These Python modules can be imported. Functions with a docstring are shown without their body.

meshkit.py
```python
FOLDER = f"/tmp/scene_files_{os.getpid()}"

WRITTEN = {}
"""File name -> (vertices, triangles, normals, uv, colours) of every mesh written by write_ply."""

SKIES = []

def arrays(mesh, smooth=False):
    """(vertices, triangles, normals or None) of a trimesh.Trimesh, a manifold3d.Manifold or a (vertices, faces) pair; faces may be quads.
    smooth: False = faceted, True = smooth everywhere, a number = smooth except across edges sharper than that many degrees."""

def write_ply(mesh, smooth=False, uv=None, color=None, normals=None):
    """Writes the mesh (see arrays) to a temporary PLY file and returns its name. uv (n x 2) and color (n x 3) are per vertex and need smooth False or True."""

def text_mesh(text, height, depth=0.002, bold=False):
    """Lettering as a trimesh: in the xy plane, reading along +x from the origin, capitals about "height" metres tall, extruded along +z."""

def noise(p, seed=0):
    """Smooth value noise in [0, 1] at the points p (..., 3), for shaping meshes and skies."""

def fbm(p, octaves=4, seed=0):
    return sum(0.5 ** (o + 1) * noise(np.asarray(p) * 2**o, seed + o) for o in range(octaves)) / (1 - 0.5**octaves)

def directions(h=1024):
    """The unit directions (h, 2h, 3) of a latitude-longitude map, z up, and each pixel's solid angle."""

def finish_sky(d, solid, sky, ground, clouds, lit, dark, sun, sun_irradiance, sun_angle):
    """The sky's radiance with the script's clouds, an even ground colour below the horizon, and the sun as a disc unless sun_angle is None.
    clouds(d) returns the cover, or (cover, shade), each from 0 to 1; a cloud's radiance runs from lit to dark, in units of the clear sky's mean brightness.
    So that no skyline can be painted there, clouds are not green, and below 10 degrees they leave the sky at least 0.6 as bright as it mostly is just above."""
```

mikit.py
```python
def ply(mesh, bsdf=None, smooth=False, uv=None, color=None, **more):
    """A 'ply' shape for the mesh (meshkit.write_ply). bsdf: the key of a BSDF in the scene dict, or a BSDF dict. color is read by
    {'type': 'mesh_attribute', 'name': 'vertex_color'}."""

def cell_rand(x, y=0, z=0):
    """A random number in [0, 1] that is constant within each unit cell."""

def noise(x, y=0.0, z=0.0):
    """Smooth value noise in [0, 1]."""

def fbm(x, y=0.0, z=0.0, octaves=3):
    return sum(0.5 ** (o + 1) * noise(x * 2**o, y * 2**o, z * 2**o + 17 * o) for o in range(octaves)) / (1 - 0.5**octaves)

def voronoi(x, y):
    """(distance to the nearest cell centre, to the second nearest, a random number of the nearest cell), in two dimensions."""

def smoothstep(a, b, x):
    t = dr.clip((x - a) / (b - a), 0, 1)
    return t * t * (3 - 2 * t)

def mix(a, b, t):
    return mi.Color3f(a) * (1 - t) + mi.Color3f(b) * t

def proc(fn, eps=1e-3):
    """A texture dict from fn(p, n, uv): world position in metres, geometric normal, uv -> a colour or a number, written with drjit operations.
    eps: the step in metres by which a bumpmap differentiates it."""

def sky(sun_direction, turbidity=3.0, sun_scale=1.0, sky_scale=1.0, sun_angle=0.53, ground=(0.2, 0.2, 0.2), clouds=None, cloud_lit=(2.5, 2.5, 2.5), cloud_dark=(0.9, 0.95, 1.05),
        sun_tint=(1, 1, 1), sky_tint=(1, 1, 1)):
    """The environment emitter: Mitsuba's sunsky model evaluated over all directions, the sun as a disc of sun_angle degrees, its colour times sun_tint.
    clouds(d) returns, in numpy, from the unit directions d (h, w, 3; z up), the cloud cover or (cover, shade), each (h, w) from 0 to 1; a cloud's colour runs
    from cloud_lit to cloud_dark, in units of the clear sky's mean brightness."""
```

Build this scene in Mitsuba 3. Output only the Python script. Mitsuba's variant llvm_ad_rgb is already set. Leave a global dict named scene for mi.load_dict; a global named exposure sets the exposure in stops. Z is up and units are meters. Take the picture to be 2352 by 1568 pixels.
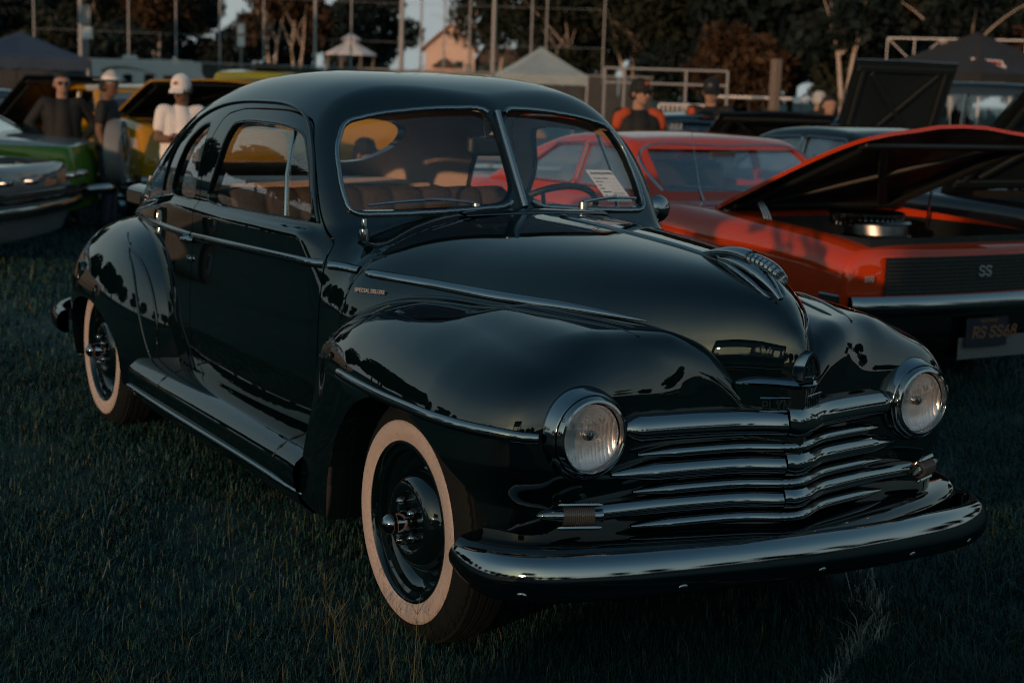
import math, random
import numpy as np, trimesh, mitsuba as mi, drjit as dr
import manifold3d as m3
from manifold3d import Manifold, Mesh, CrossSection
from scipy.interpolate import PchipInterpolator, CubicSpline
import shapely, shapely.geometry as sg
import mikit, meshkit
from mikit import proc, fbm, noise, voronoi, smoothstep, mix, cell_rand

# ------------------------------------------------------------------ camera, sky, exposure
T4 = mi.ScalarTransform4f
CAM = np.array([3.5969, -2.6230, 1.5395]); YAW, PITCH, ROLL, FPX = 2.6017, -0.1657, 0.0321, 3414.2
_f = np.array([math.cos(PITCH)*math.cos(YAW), math.cos(PITCH)*math.sin(YAW), math.sin(PITCH)])
_r = np.cross(_f, [0, 0, 1]); _r /= np.linalg.norm(_r); _u = np.cross(_r, _f)
_r, _u = math.cos(ROLL)*_r + math.sin(ROLL)*_u, -math.sin(ROLL)*_r + math.cos(ROLL)*_u
SUN_AZ, SUN_EL = math.radians(-57.0), math.radians(8.6)
SUN = [math.cos(SUN_EL)*math.cos(SUN_AZ), math.cos(SUN_EL)*math.sin(SUN_AZ), math.sin(SUN_EL)]
exposure = 1.6
def evening_haze(d):
    """thin pale cloud low all round the sky, streaked by noise"""
    el = np.degrees(np.arcsin(np.clip(d[..., 2], -1, 1))); az = np.arctan2(d[..., 1], d[..., 0])
    n = meshkit.fbm(np.stack([np.cos(az)*2.2, np.sin(az)*2.2, el/7], -1), 4, seed=5)
    return np.clip((34 - el)/30, 0, 1)**1.3*np.clip(.35 + 1.1*n, 0, 1), np.clip(.15 + .5*n, 0, 1)
scene = {
    'camera': {'type': 'thinlens', 'fov': 2*math.degrees(math.atan(1176/FPX)), 'fov_axis': 'x', 'near_clip': 0.05, 'far_clip': 2000.0,
               'aperture_radius': 0.0065, 'focus_distance': 3.95,
               'to_world': T4().look_at(origin=CAM.tolist(), target=(CAM+_f).tolist(), up=_u.tolist())},
    'sky': mikit.sky(SUN, turbidity=3.0, sun_scale=.85, sky_scale=1.9, sun_angle=.8, sun_tint=(1.0, 0.95, 1.75), sky_tint=(0.84, 1.0, 0.95), ground=(0.02, 0.03, 0.03),
                     clouds=evening_haze, cloud_lit=(1.75, 2.0, 1.98), cloud_dark=(1.0, 1.15, 1.2)),
}
labels = {}
rng = np.random.default_rng(7)

# ------------------------------------------------------------------ helpers: naming
def numbered(key):
    used = lambda k: k in scene or k in labels or any(s.startswith(k + '__') for s in _keys)
    if not used(key):
        _keys.add(key); return key
    i = 1
    while used(f'{key}_{i:03d}'): i += 1
    key = f'{key}_{i:03d}'; _keys.add(key); return key
_keys = set()
def add(key, mesh, bsdf, smooth=35, parent=None, **kw):
    """one mesh = one entry; returns its key"""
    key = numbered((parent + '__' if parent else '') + key)
    scene[key] = mikit.ply(mesh, bsdf, smooth=smooth, **kw)
    return key
def tag(key, label=None, cat=None, group=None, kind=None):
    d = labels.setdefault(key, {})
    for k, v in (('label', label), ('category', cat), ('group', group), ('kind', kind)):
        if v: d[k] = v
    return key
def thing(name, label, cat, group=None):
    key = numbered(name)
    return tag(key, label, cat, group)
def dup(src, name, M, label=None, cat=None, group=None):
    """a copy of a thing and its parts under another key, moved by the 4x4 M (applied after the source's own transform)"""
    key = numbered(name)
    for k in [k for k in list(scene) if k == src or k.startswith(src + '__')]:
        d = dict(scene[k]); m0 = np.array(T4(d['to_world']).matrix, float) if 'to_world' in d else np.eye(4)
        d['to_world'] = T4((M @ m0).tolist()); scene[key + k[len(src):]] = d; _keys.add(key + k[len(src):])
    if label: tag(key, label, cat, group)
    return key
def place(src, M):
    for k in [k for k in scene if k == src or k.startswith(src + '__')]:
        d = scene[k]; m0 = np.array(T4(d['to_world']).matrix, float) if 'to_world' in d else np.eye(4)
        d['to_world'] = T4((M @ m0).tolist())
def mat(loc=(0, 0, 0), rz=0.0, s=1.0):
    M = np.eye(4); c, q = math.cos(rz), math.sin(rz); M[:2, :2] = [[c, -q], [q, c]]; M[:3, :3] *= s; M[:3, 3] = loc; return M

# ------------------------------------------------------------------ helpers: meshes
cat = trimesh.util.concatenate
def box(sx, sy, sz, c=(0, 0, 0), rz=0.0, bevel=0.0):
    if bevel > 0:
        m = to_tm(Manifold.batch_hull([Manifold.cube((sx-2*bevel*a, sy-2*bevel*b, sz-2*bevel*d), True) for a, b, d in ((0, 1, 1), (1, 0, 1), (1, 1, 0))]))
    else: m = trimesh.creation.box((sx, sy, sz))
    if rz: m.apply_transform(mat(rz=rz))
    m.apply_translation(c); return m
def to_tm(M):
    q = M.to_mesh(); return trimesh.Trimesh(np.array(q.vert_properties[:, :3], float), np.array(q.tri_verts), process=False)
def to_mf(m):
    return Manifold(Mesh(np.asarray(m.vertices, np.float32), np.asarray(m.faces, np.uint32)))
def tube(pts, r, sides=8, closed=False, flat=None, up=None):
    """a swept tube through pts; r scalar or per point; flat = (width, height) ellipse factors with 'up' fixing the height axis"""
    p = np.asarray(pts, float); n = len(p)
    if closed: t = np.roll(p, -1, 0) - np.roll(p, 1, 0)
    else: t = np.gradient(p, axis=0)
    t /= np.linalg.norm(t, axis=1, keepdims=True) + 1e-12
    if up is None:
        ref = np.array([0, 0, 1.0]) if np.abs(t[:, 2]).mean() < .8 else np.array([1.0, 0, 0])
        up = np.tile(ref, (n, 1))
    up = np.broadcast_to(np.asarray(up, float), (n, 3))
    a = np.cross(t, up); a /= np.linalg.norm(a, axis=1, keepdims=True) + 1e-12; b = np.cross(a, t)
    fw, fh = flat or (1, 1); r = np.broadcast_to(np.asarray(r, float), (n,))
    ang = np.arange(sides)*2*np.pi/sides
    v = p[:, None] + r[:, None, None]*(fw*np.cos(ang)[None, :, None]*a[:, None] + fh*np.sin(ang)[None, :, None]*b[:, None])
    v = v.reshape(-1, 3); m = n if closed else n-1
    i, j = np.meshgrid(np.arange(m), np.arange(sides), indexing='ij'); i2 = (i+1) % n; j2 = (j+1) % sides
    q = np.stack([i*sides+j, i*sides+j2, i2*sides+j2, i2*sides+j], -1).reshape(-1, 4)
    f = np.vstack([q[:, [0, 2, 1]], q[:, [0, 3, 2]]])
    if not closed:
        c0, c1 = len(v), len(v)+1; v = np.vstack([v, p[:1], p[-1:]]); k = np.arange(sides); k2 = (k+1) % sides
        f = np.vstack([f, np.stack([k*0+c0, k, k2], 1), np.stack([k*0+c1, (n-1)*sides+k2, (n-1)*sides+k], 1)])
    return trimesh.Trimesh(v, f, process=False)
def sweep(pts, prof, up, close_prof=True, taper=None):
    """sweep a 2-D profile (a across, b along up) along pts"""
    p = np.asarray(pts, float); n = len(p); t = np.gradient(p, axis=0); t /= np.linalg.norm(t, axis=1, keepdims=True)
    up = np.broadcast_to(np.asarray(up, float), (n, 3)); a = np.cross(t, up); a /= np.linalg.norm(a, axis=1, keepdims=True); b = np.cross(a, t)
    prof = np.asarray(prof, float); k = len(prof); tp = np.ones(n) if taper is None else np.asarray(taper)
    v = (p[:, None] + tp[:, None, None]*(prof[None, :, :1]*a[:, None] + prof[None, :, 1:]*b[:, None])).reshape(-1, 3)
    i, j = np.meshgrid(np.arange(n-1), np.arange(k), indexing='ij'); j2 = (j+1) % k
    q = np.stack([i*k+j, i*k+j2, (i+1)*k+j2, (i+1)*k+j], -1).reshape(-1, 4); f = np.vstack([q[:, [0, 2, 1]], q[:, [0, 3, 2]]])
    tri = trimesh.creation.triangulate_polygon(sg.Polygon(prof), engine='earcut')
    if len(tri[0]) == k:
        idx = [int(np.argmin(((prof-w)**2).sum(1))) for w in tri[0]]; ff = np.array(idx)[tri[1]]
        f = np.vstack([f, ff, ff[:, ::-1] + (n-1)*k])
    m = trimesh.Trimesh(v, f, process=False); 
    if m.volume < 0: m.invert()
    return m
def lathe(prof, axis='y', sides=48, c=(0, 0, 0)):
    """revolve (r, h) pairs about an axis"""
    prof = np.asarray(prof, float); k = len(prof); ang = np.arange(sides)*2*np.pi/sides
    r, h = prof[:, 0], prof[:, 1]
    ca, sa = np.cos(ang)[:, None]*r, np.sin(ang)[:, None]*r; H = np.broadcast_to(h, ca.shape)
    v = {'y': np.stack([ca, H, sa], -1), 'x': np.stack([H, ca, sa], -1), 'z': np.stack([ca, sa, H], -1)}[axis].reshape(-1, 3) + np.asarray(c, float)
    i, j = np.meshgrid(np.arange(sides), np.arange(k-1), indexing='ij'); i2 = (i+1) % sides
    q = np.stack([i*k+j, i2*k+j, i2*k+j+1, i*k+j+1], -1).reshape(-1, 4)
    f = np.vstack([q[:, [0, 1, 2]], q[:, [0, 2, 3]]])
    m = trimesh.Trimesh(v, f, process=False); m.remove_unreferenced_vertices()
    m.update_faces(m.area_faces > 1e-12)
    return m
def spline(pts, n=40):
    p = np.asarray(pts, float); s = np.r_[0, np.cumsum(np.linalg.norm(np.diff(p, axis=0), axis=1))]
    return CubicSpline(s, p)(np.linspace(0, s[-1], n))
def rounded(poly, r):
    return sg.Polygon(poly).buffer(-r).buffer(r, quad_segs=8) if r > 0 else sg.Polygon(poly)
def prism(poly, lo, hi, axis):
    """extrude a shapely polygon: axis 'y': poly in (x, z); axis 'x': poly in (y, z); axis 'z': (x, y)"""
    m = trimesh.creation.extrude_polygon(poly, hi-lo, engine='earcut'); v = m.vertices.copy()
    if axis == 'y': w = np.stack([v[:, 0], v[:, 2]+lo, v[:, 1]], 1)
    elif axis == 'x': w = np.stack([v[:, 2]+lo, v[:, 0], v[:, 1]], 1)
    else: w = np.stack([v[:, 0], v[:, 1], v[:, 2]+lo], 1)
    m = trimesh.Trimesh(w, m.faces, process=False)
    if m.volume < 0: m.invert()
    return m
def smin(a, b, k):
    h = np.clip(.5 + .5*(b-a)/k, 0, 1); return b*(1-h) + a*h - k*h*(1-h)
def smax(a, b, k): return -smin(-a, -b, k)
def sstep(a, b, x):
    t = np.clip((x-a)/(b-a), 0, 1); return t*t*(3-2*t)
def pch(xs, ys):
    o = np.argsort(xs); xs, ys = np.asarray(xs, float)[o], np.asarray(ys, float)[o]; f = PchipInterpolator(xs, ys)
    return lambda x: f(np.clip(x, xs[0], xs[-1]))
def cub(xs, ys):
    o = np.argsort(xs); xs, ys = np.asarray(xs, float)[o], np.asarray(ys, float)[o]; f = CubicSpline(xs, ys, bc_type='natural')
    return lambda x: f(np.clip(x, xs[0], xs[-1]))
def grad(F, p, h=1e-3):
    g = np.stack([F(*(p + h*e).T) - F(*(p - h*e).T) for e in np.eye(3)], 1)/(2*h); return g
def nets(F, lo, hi, d):
    """surface nets of F = 0 (inside negative), vertices moved onto the surface; a watertight trimesh"""
    ax = [np.arange(l, h + d, d) for l, h in zip(lo, hi)]
    V = F(ax[0][:, None, None], ax[1][None, :, None], ax[2][None, None, :]); V = np.broadcast_to(V, [len(a) for a in ax]).copy()
    V[[0, -1]] = np.maximum(V[[0, -1]], 1e-3); V[:, [0, -1]] = np.maximum(V[:, [0, -1]], 1e-3); V[:, :, [0, -1]] = np.maximum(V[:, :, [0, -1]], 1e-3)
    s = V < 0; n = np.array(V.shape); acc = np.zeros((*(n-1), 3)); cnt = np.zeros(n-1)
    for k in range(3):
        o = [a for a in range(3) if a != k]; s0 = np.take(s, range(n[k]-1), k); s1 = np.take(s, range(1, n[k]), k)
        e = np.argwhere(s0 != s1); e1 = e.copy(); e1[:, k] += 1
        a, b = V[tuple(e.T)], V[tuple(e1.T)]; pt = e.astype(float); pt[:, k] += a/(a-b)
        for da in (0, -1):
            for db in (0, -1):
                c = e.copy(); c[:, o[0]] += da; c[:, o[1]] += db
                ok = ((c >= 0) & (c < n-1)).all(1); ci = tuple(c[ok].T)
                for m in range(3): np.add.at(acc[..., m], ci, pt[ok, m])
                np.add.at(cnt, ci, 1)
    idx = -np.ones(n-1, int); act = cnt > 0; idx[act] = np.arange(act.sum())
    v = acc[act]/cnt[act][:, None]*d + np.array([a[0] for a in ax]); faces = []
    for k in range(3):
        o = [(k+1) % 3, (k+2) % 3]; s0 = np.take(s, range(n[k]-1), k); s1 = np.take(s, range(1, n[k]), k)
        e = np.argwhere(s0 != s1); inside0 = s[tuple(e.T)]; q = []
        for da, db in ((-1, -1), (0, -1), (0, 0), (-1, 0)):
            c = e.copy(); c[:, o[0]] += da; c[:, o[1]] += db; q.append(idx[tuple(c.T)])
        q = np.stack(q, 1); q[~inside0] = q[~inside0][:, ::-1]; faces.append(q)
    q = np.vstack(faces)
    for _ in range(4):
        f = F(*v.T); g = grad(F, v); st = -(f/np.maximum((g*g).sum(1), 1e-2))[:, None]*g
        l = np.linalg.norm(st, axis=1, keepdims=True); v = v + st*np.minimum(1, .5*d/np.maximum(l, 1e-12))
    return trimesh.Trimesh(v, np.vstack([q[:, [0, 1, 2]], q[:, [0, 2, 3]]]), process=False)
def skin(key, M, F, bsdf, parent=None, level=0.0, tol=2.5e-3):
    """a Manifold (or trimesh) whose faces on F = level take the field's own normals, the cut faces flat ones"""
    m = M if isinstance(M, trimesh.Trimesh) else to_tm(M)
    v = m.vertices[m.faces].reshape(-1, 3); fn = np.repeat(m.face_normals, 3, 0)
    g = grad(F, v); gl = np.linalg.norm(g, axis=1, keepdims=True); gn = g/np.maximum(gl, 1e-9)
    on = (np.abs(F(*v.T) - level)/np.maximum(gl[:, 0], .2) < tol).reshape(-1, 3).all(1)
    dot = (gn*fn).sum(1); sgn = np.where(dot < 0, -1, 1)
    ok = np.repeat(on, 3) & (np.abs(dot) > .8)
    n = np.where(ok[:, None], gn*sgn[:, None], fn)
    key = numbered((parent + '__' if parent else '') + key)
    path = meshkit.write_ply(trimesh.Trimesh(v, np.arange(len(v)).reshape(-1, 3), process=False), False, normals=n)
    scene[key] = {'type': 'ply', 'filename': path, 'face_normals': False, 'bsdf': {'type': 'ref', 'id': bsdf}}
    return key

# ------------------------------------------------------------------ materials
def M_(name, d): scene[name] = d; return name
def rgb(*c): return {'type': 'rgb', 'value': list(c)}
def prin(c, rough=.5, **k):
    return {'type': 'twosided', 'b': {'type': 'principled', 'base_color': rgb(*c) if isinstance(c, (tuple, list)) else c, 'roughness': rough, **k}}
def dusty(base, amp, sc):
    return proc(lambda p, n, uv: mi.Color3f(*base)*(1 - amp + 2*amp*fbm(p.x*sc, p.y*sc, p.z*sc)))
M_('black_paint', {'type': 'twosided', 'b': {'type': 'plastic', 'int_ior': 1.85, 'diffuse_reflectance': rgb(.003, .017, .023), 'nonlinear': True}})
M_('chrome', {'type': 'twosided', 'b': {'type': 'roughconductor', 'alpha': .014, 'eta': rgb(3.1, 3.1, 3.1), 'k': rgb(3.3, 3.3, 3.3), 'specular_reflectance': rgb(.62, .66, .68)}})
M_('satin_chrome', {'type': 'twosided', 'b': {'type': 'roughconductor', 'alpha': .14, 'eta': rgb(3.1, 3.1, 3.1), 'k': rgb(3.3, 3.3, 3.3), 'specular_reflectance': rgb(.75, .78, .8)}})
M_('black_trim', prin((.006, .011, .013), .5))
M_('rubber', prin((.003, .006, .007), .8, specular=.2))
M_('whitewall', prin(proc(lambda p, n, uv: mix((.30, .28, .265), (.25, .235, .22), smoothstep(.55, .8, fbm(p.x*70, p.y*70, p.z*70)))), .55))
M_('window_glass', {'type': 'thindielectric', 'int_ior': 1.5})
M_('headliner', prin(proc(lambda p, n, uv: mix((.46, .37, .30), (.36, .285, .23), fbm(p.x*220, p.y*220, p.z*220, octaves=2))), .9))
M_('seat_cloth', prin(proc(lambda p, n, uv: mi.Color3f(.048, .045, .043)*(.8 + .4*noise(p.x*160, p.y*160, p.z*160))), .9))
M_('paper', prin((.78, .78, .75), .7))
M_('cap_grey', prin((.36, .38, .38), .8))
M_('ink', prin((.03, .03, .035), .7))
M_('dark_interior', prin((.03, .032, .034), .7))
M_('lamp_lens', {'type': 'twosided', 'b': {'type': 'plastic', 'int_ior': 1.5, 'diffuse_reflectance': rgb(.035, .042, .045)}})
M_('headlamp_glass', {'type': 'thindielectric', 'int_ior': 1.45})
M_('lamp_reflector', {'type': 'twosided', 'b': {'type': 'bumpmap', 't': proc(lambda p, n, uv: .0016*(noise(p.y*60, p.z*45) + .6*dr.abs(dr.sin(p.y*300))), eps=5e-4), 'scale': 1.0, 'b': {'type': 'principled', 'base_color': rgb(.62, .65, .67), 'metallic': .75, 'roughness': .30}}})
M_('amber_clear', {'type': 'dielectric', 'int_ior': 1.5})
M_('badge_silver', prin((.26, .28, .29), .35, specular=.8))
# ------------------------------------------------------------------ the black coupe (x forward from the front axle, y to its left, z up)
CO = thing('coupe_car', 'glossy black two door vintage coupe with chrome grille and whitewall tyres, in the foreground', 'car')
# --- fields (negative inside); u = distance from the middle plane
_hw = pch([-1.1, -.82, -.65, -.3, -.03, .2, .36, .46, .52, .55, .61, .65, .70, .717], [.69, .712, .722, .612, .52, .41, .32, .25, .205, .18, .122, .082, .03, .004])
_ht = cub([-1.1, -.76, -.49, 0, .3, .45, .55, .62, .67, .70, .717], [1.160, 1.150, 1.144, 1.124, 1.100, 1.076, 1.046, 1.010, .965, .925, .88])
def F_hood(x, y, z):
    u = np.sqrt(y*y + 1e-6); w, t = _hw(x), _ht(x); zc = .79
    s = (np.abs(u/w)**2.35 + np.abs(np.maximum(z-zc, 0)/(t-zc))**2.35 + 1e-9)**(1/2.35) - 1
    f = s*np.minimum(w, t-zc)
    return smax(f, .60 - z, .01)
_pa = pch([-.75, -.64, -.5, -.3, 0, .2, .32, .42, .50, .55, .585, .60], [.775, .79, .82, .85, .865, .865, .85, .815, .762, .71, .65, .60])   # outer half-width
_pt = pch([-.75, -.64, -.5, -.35, -.2, 0, .2, .35, .45, .52, .57, .60], [.77, .845, .905, .930, .938, .934, .916, .897, .875, .84, .79, .73])  # crest height
def F_pod(x, y, z):
    u = np.sqrt(y*y + 1e-6); uc = .52; zc = .66
    a = _pa(x) - uc + .055*sstep(.70, .30, z)*sstep(-.15, -.66, x); t = _pt(x) - zc
    du = (u-uc); dz = np.maximum(z-zc, 0)
    s = (np.abs(np.where(du > 0, du/np.maximum(a, .02), du/.75))**2.25 + (dz/np.maximum(t, .02))**2.25 + 1e-9)**(1/2.25) - 1
    f = s*np.minimum(np.maximum(a, .02), .2)
    lower = .030*sstep(.62, .50, z)*sstep(.12, .48, x)                      # the apron below the lamps stands back a little
    return smax(smax(f + lower, x - .545 + .5*lower, .06), (.385 - .135*sstep(-.2, -.3, x)) - z, .012)
def _gx(u):
    return np.interp(u, [0, .04, .1, .2, .3, .45, .6, .75], [.705, .685, .655, .62, .595, .562, .53, .48])
_gxs = cub([0, .05, .1, .2, .3, .45, .6, .75], [.698, .680, .652, .618, .594, .562, .53, .48])
_zp = pch([0, .09, .15, .21, .30, .5], [.79, .80, .865, .91, .935, .93])
def F_prow(x, y, z):
    u = np.sqrt(y*y + 4e-4)
    f = (x - (_gxs(u) - .026 - .016*sstep(.28, .42, u)))*.9
    f = smax(f, (z - _zp(u))*.8, .10)
    f = smax(f, u - .60, .15)
    return smax(smax(f, .38 - z, .012), .05 - x, .05)
def F_sheet(x, y, z):
    return smin(F_pod(x, y, z), F_prow(x, y, z), .07)
_cw = cub([-4.08, -3.9, -3.6, -3.2, -2.8, -2.4, -2.0, -1.6, -1.2, -.8, -.5], [.28, .38, .48, .60, .675, .722, .748, .755, .748, .722, .69])
_gw = cub([-3.9, -3.6, -3.2, -2.8, -2.4, -2.0, -1.6, -1.2, -.9, -.7], [.35, .46, .57, .65, .70, .722, .722, .712, .680, .64])
_zr = cub([-4.08, -3.9, -3.6, -3.3, -3.05, -2.8, -2.55, -2.3, -2.0, -1.7, -1.4, -1.15, -.95, -.7], [.80, .90, 1.01, 1.11, 1.22, 1.355, 1.465, 1.54, 1.588, 1.604, 1.598, 1.566, 1.50, 1.38])
ZB = .96
def F_green(x, y, z):
    u = np.sqrt(y*y + 1e-6); w = _gw(x); h = _zr(x) - ZB
    dz = np.maximum(z-ZB, 0)
    s = ((u/w)**4.2 + np.abs(dz/np.maximum(h, .05))**2.9 + 1e-9)**(1/3.2) - 1
    f = s*np.minimum(w, np.maximum(h, .05))
    ws = .82*(x + .735 + .665*(z-1.178) + .245*np.sqrt(u*u+1e-3))                   # the raked vee of the windscreen
    return smax(smax(f, ws, .05), .9 - z, .01)
def F_tub(x, y, z):
    u = np.sqrt(y*y + 1e-6); w = _cw(x)
    prof = w + .012*sstep(.95, .70, z) - .05*sstep(.62, .30, z)
    f = smax((u - prof)*.98, z - (1.075 - .13*np.maximum(0, -2.3-x)), .035)
    f = smax(f, x + .62, .004); f = smax(f, -4.06 - x, .08)
    f = smax(f, F_hood(x, y, np.maximum(z, .62)) - 1.1*np.maximum(0, -.63-x)**2 - .002, .05)                     # flush with the hood at the cowl
    return smax(f, .30 - z, .02)
def F_cowl(x, y, z):
    return smax(smax(F_hood(x, y, z), x + .626, .002), -1.0 - x, .01)
def F_cab(x, y, z):
    return smin(smin(F_green(x, y, z), F_tub(x, y, z), .03), F_cowl(x, y, z), .012)
def F_rear(x, y, z):
    u = np.sqrt(y*y + 1e-6); dx = x + 2.93
    lx = np.where(dx > 0, .765, .81)
    dz = z - .50; lz = np.where(dz > 0, .44, .60)
    s = (np.abs(dx/lx)**2.3 + np.abs((u-.55)/.35)**2.3 + np.abs(dz/lz)**2.3 + 1e-9)**(1/2.3) - 1
    return smax(s*.355, .26 - z, .012)

# --- outlines (x, z) of the side glass and (y, z) of the other glass
def chaikin(pts, n=3, w=.22):
    p = np.array(pts, float)
    for _ in range(n): q = np.roll(p, -1, 0); p = np.stack([(1-w)*p + w*q, w*p + (1-w)*q], 1).reshape(-1, 2)
    return sg.Polygon(p)
DOORWIN = chaikin([(-1.893, 1.086), (-1.80, 1.22), (-1.772, 1.345), (-1.735, 1.395), (-1.60, 1.407), (-1.30, 1.402), (-1.13, 1.380), (-1.03, 1.285), (-.958, 1.15), (-.960, 1.096), (-1.08, 1.094), (-1.40, 1.090)], 3, .18)
QWIN = chaikin([(-2.375, 1.085), (-2.315, 1.205), (-2.225, 1.310), (-2.10, 1.374), (-1.995, 1.392), (-1.985, 1.25), (-2.02, 1.083), (-2.12, 1.084)], 3, .18)
WSHIELD = chaikin([(.018, 1.172), (.018, 1.476), (.22, 1.469), (.40, 1.448), (.53, 1.418), (.575, 1.335), (.588, 1.22), (.582, 1.140), (.45, 1.143), (.28, 1.152)], 3, .16)
RWIN = chaikin([(-.40, 1.175), (-.49, 1.22), (-.525, 1.30), (-.48, 1.38), (-.33, 1.405), (.33, 1.405), (.48, 1.38), (.525, 1.30), (.49, 1.22), (.40, 1.175)], 3, .25)
QWIN = chaikin([(-2.375, 1.085), (-2.315, 1.205), (-2.225, 1.310), (-2.10, 1.374), (-1.995, 1.392), (-1.985, 1.25), (-2.02, 1.083), (-2.12, 1.084)], 3, .18)
WSHIELD = chaikin([(.018, 1.172), (.018, 1.476), (.22, 1.469), (.40, 1.448), (.53, 1.418), (.575, 1.335), (.588, 1.22), (.582, 1.140), (.45, 1.143), (.28, 1.152)], 3, .16)
RWIN = chaikin([(-.40, 1.175), (-.49, 1.22), (-.525, 1.30), (-.48, 1.38), (-.33, 1.405), (.33, 1.405), (.48, 1.38), (.525, 1.30), (.49, 1.22), (.40, 1.175)], 3, .25)
mir = lambda poly: shapely.affinity.scale(poly, -1, 1, origin=(0, 0))
import shapely.affinity

cab = to_mf(nets(F_cab, (-4.2, -.92, .24), (-.55, .92, 1.68), .0155))
F_in = lambda x, y, z: np.maximum(F_cab(x, y, z) + .026, .36 - z)
inner = to_mf(nets(F_in, (-4.2, -.9, .24), (-.62, .9, 1.66), .024))
cut = Manifold()
win = [prism(DOORWIN, -1.2, 1.2, 'y'), prism(QWIN, -1.2, 1.2, 'y'), prism(WSHIELD, -1.35, -.4, 'x'), prism(mir(WSHIELD), -1.35, -.4, 'x'), prism(RWIN, -3.4, -2.1, 'x')]
for w in win: cut = cut + to_mf(w)
shell = (cab - cut) - inner
# door panels: cut out of the shell, with a gap of a few millimetres round them
DOOR = chaikin([(-1.955, .36), (-1.955, 1.10), (-1.935, 1.30), (-1.87, 1.425), (-1.70, 1.452), (-1.3, 1.455), (-1.11, 1.425), (-.985, 1.27), (-.88, 1.09), (-.79, 1.03), (-.785, .36)], 3, .16)
seam = DOOR.buffer(.0035).difference(DOOR.buffer(-.0035))
gaps = to_mf(prism(seam, -1.2, 1.2, 'y'))
side = Manifold.cube((4, 2, 2), True).translate((-1.5, 1.42, 1.0))          # y > .42
shell_out = shell - (gaps ^ (side + side.mirror((0, 1, 0))))
dprism = to_mf(prism(DOOR, -1.2, 1.2, 'y')) ^ (side + side.mirror((0, 1, 0)))
doors = shell_out ^ dprism
body = shell_out - dprism
parts_b = body.decompose()
def split_lining(M):
    """the outer skin and the cloth lining inside it"""
    m = to_tm(M); c = m.triangles_center; inn = F_cab(*c.T) < -.019
    return m.submesh([np.where(~inn)[0]], append=True), m.submesh([np.where(inn)[0]], append=True)
ext, lin = split_lining(body)
skin('body_shell', ext, F_cab, 'black_paint', CO)
tag(add('lining', lin, 'headliner', 25, CO), 'beige cloth lining of the cabin roof and corners')
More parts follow.
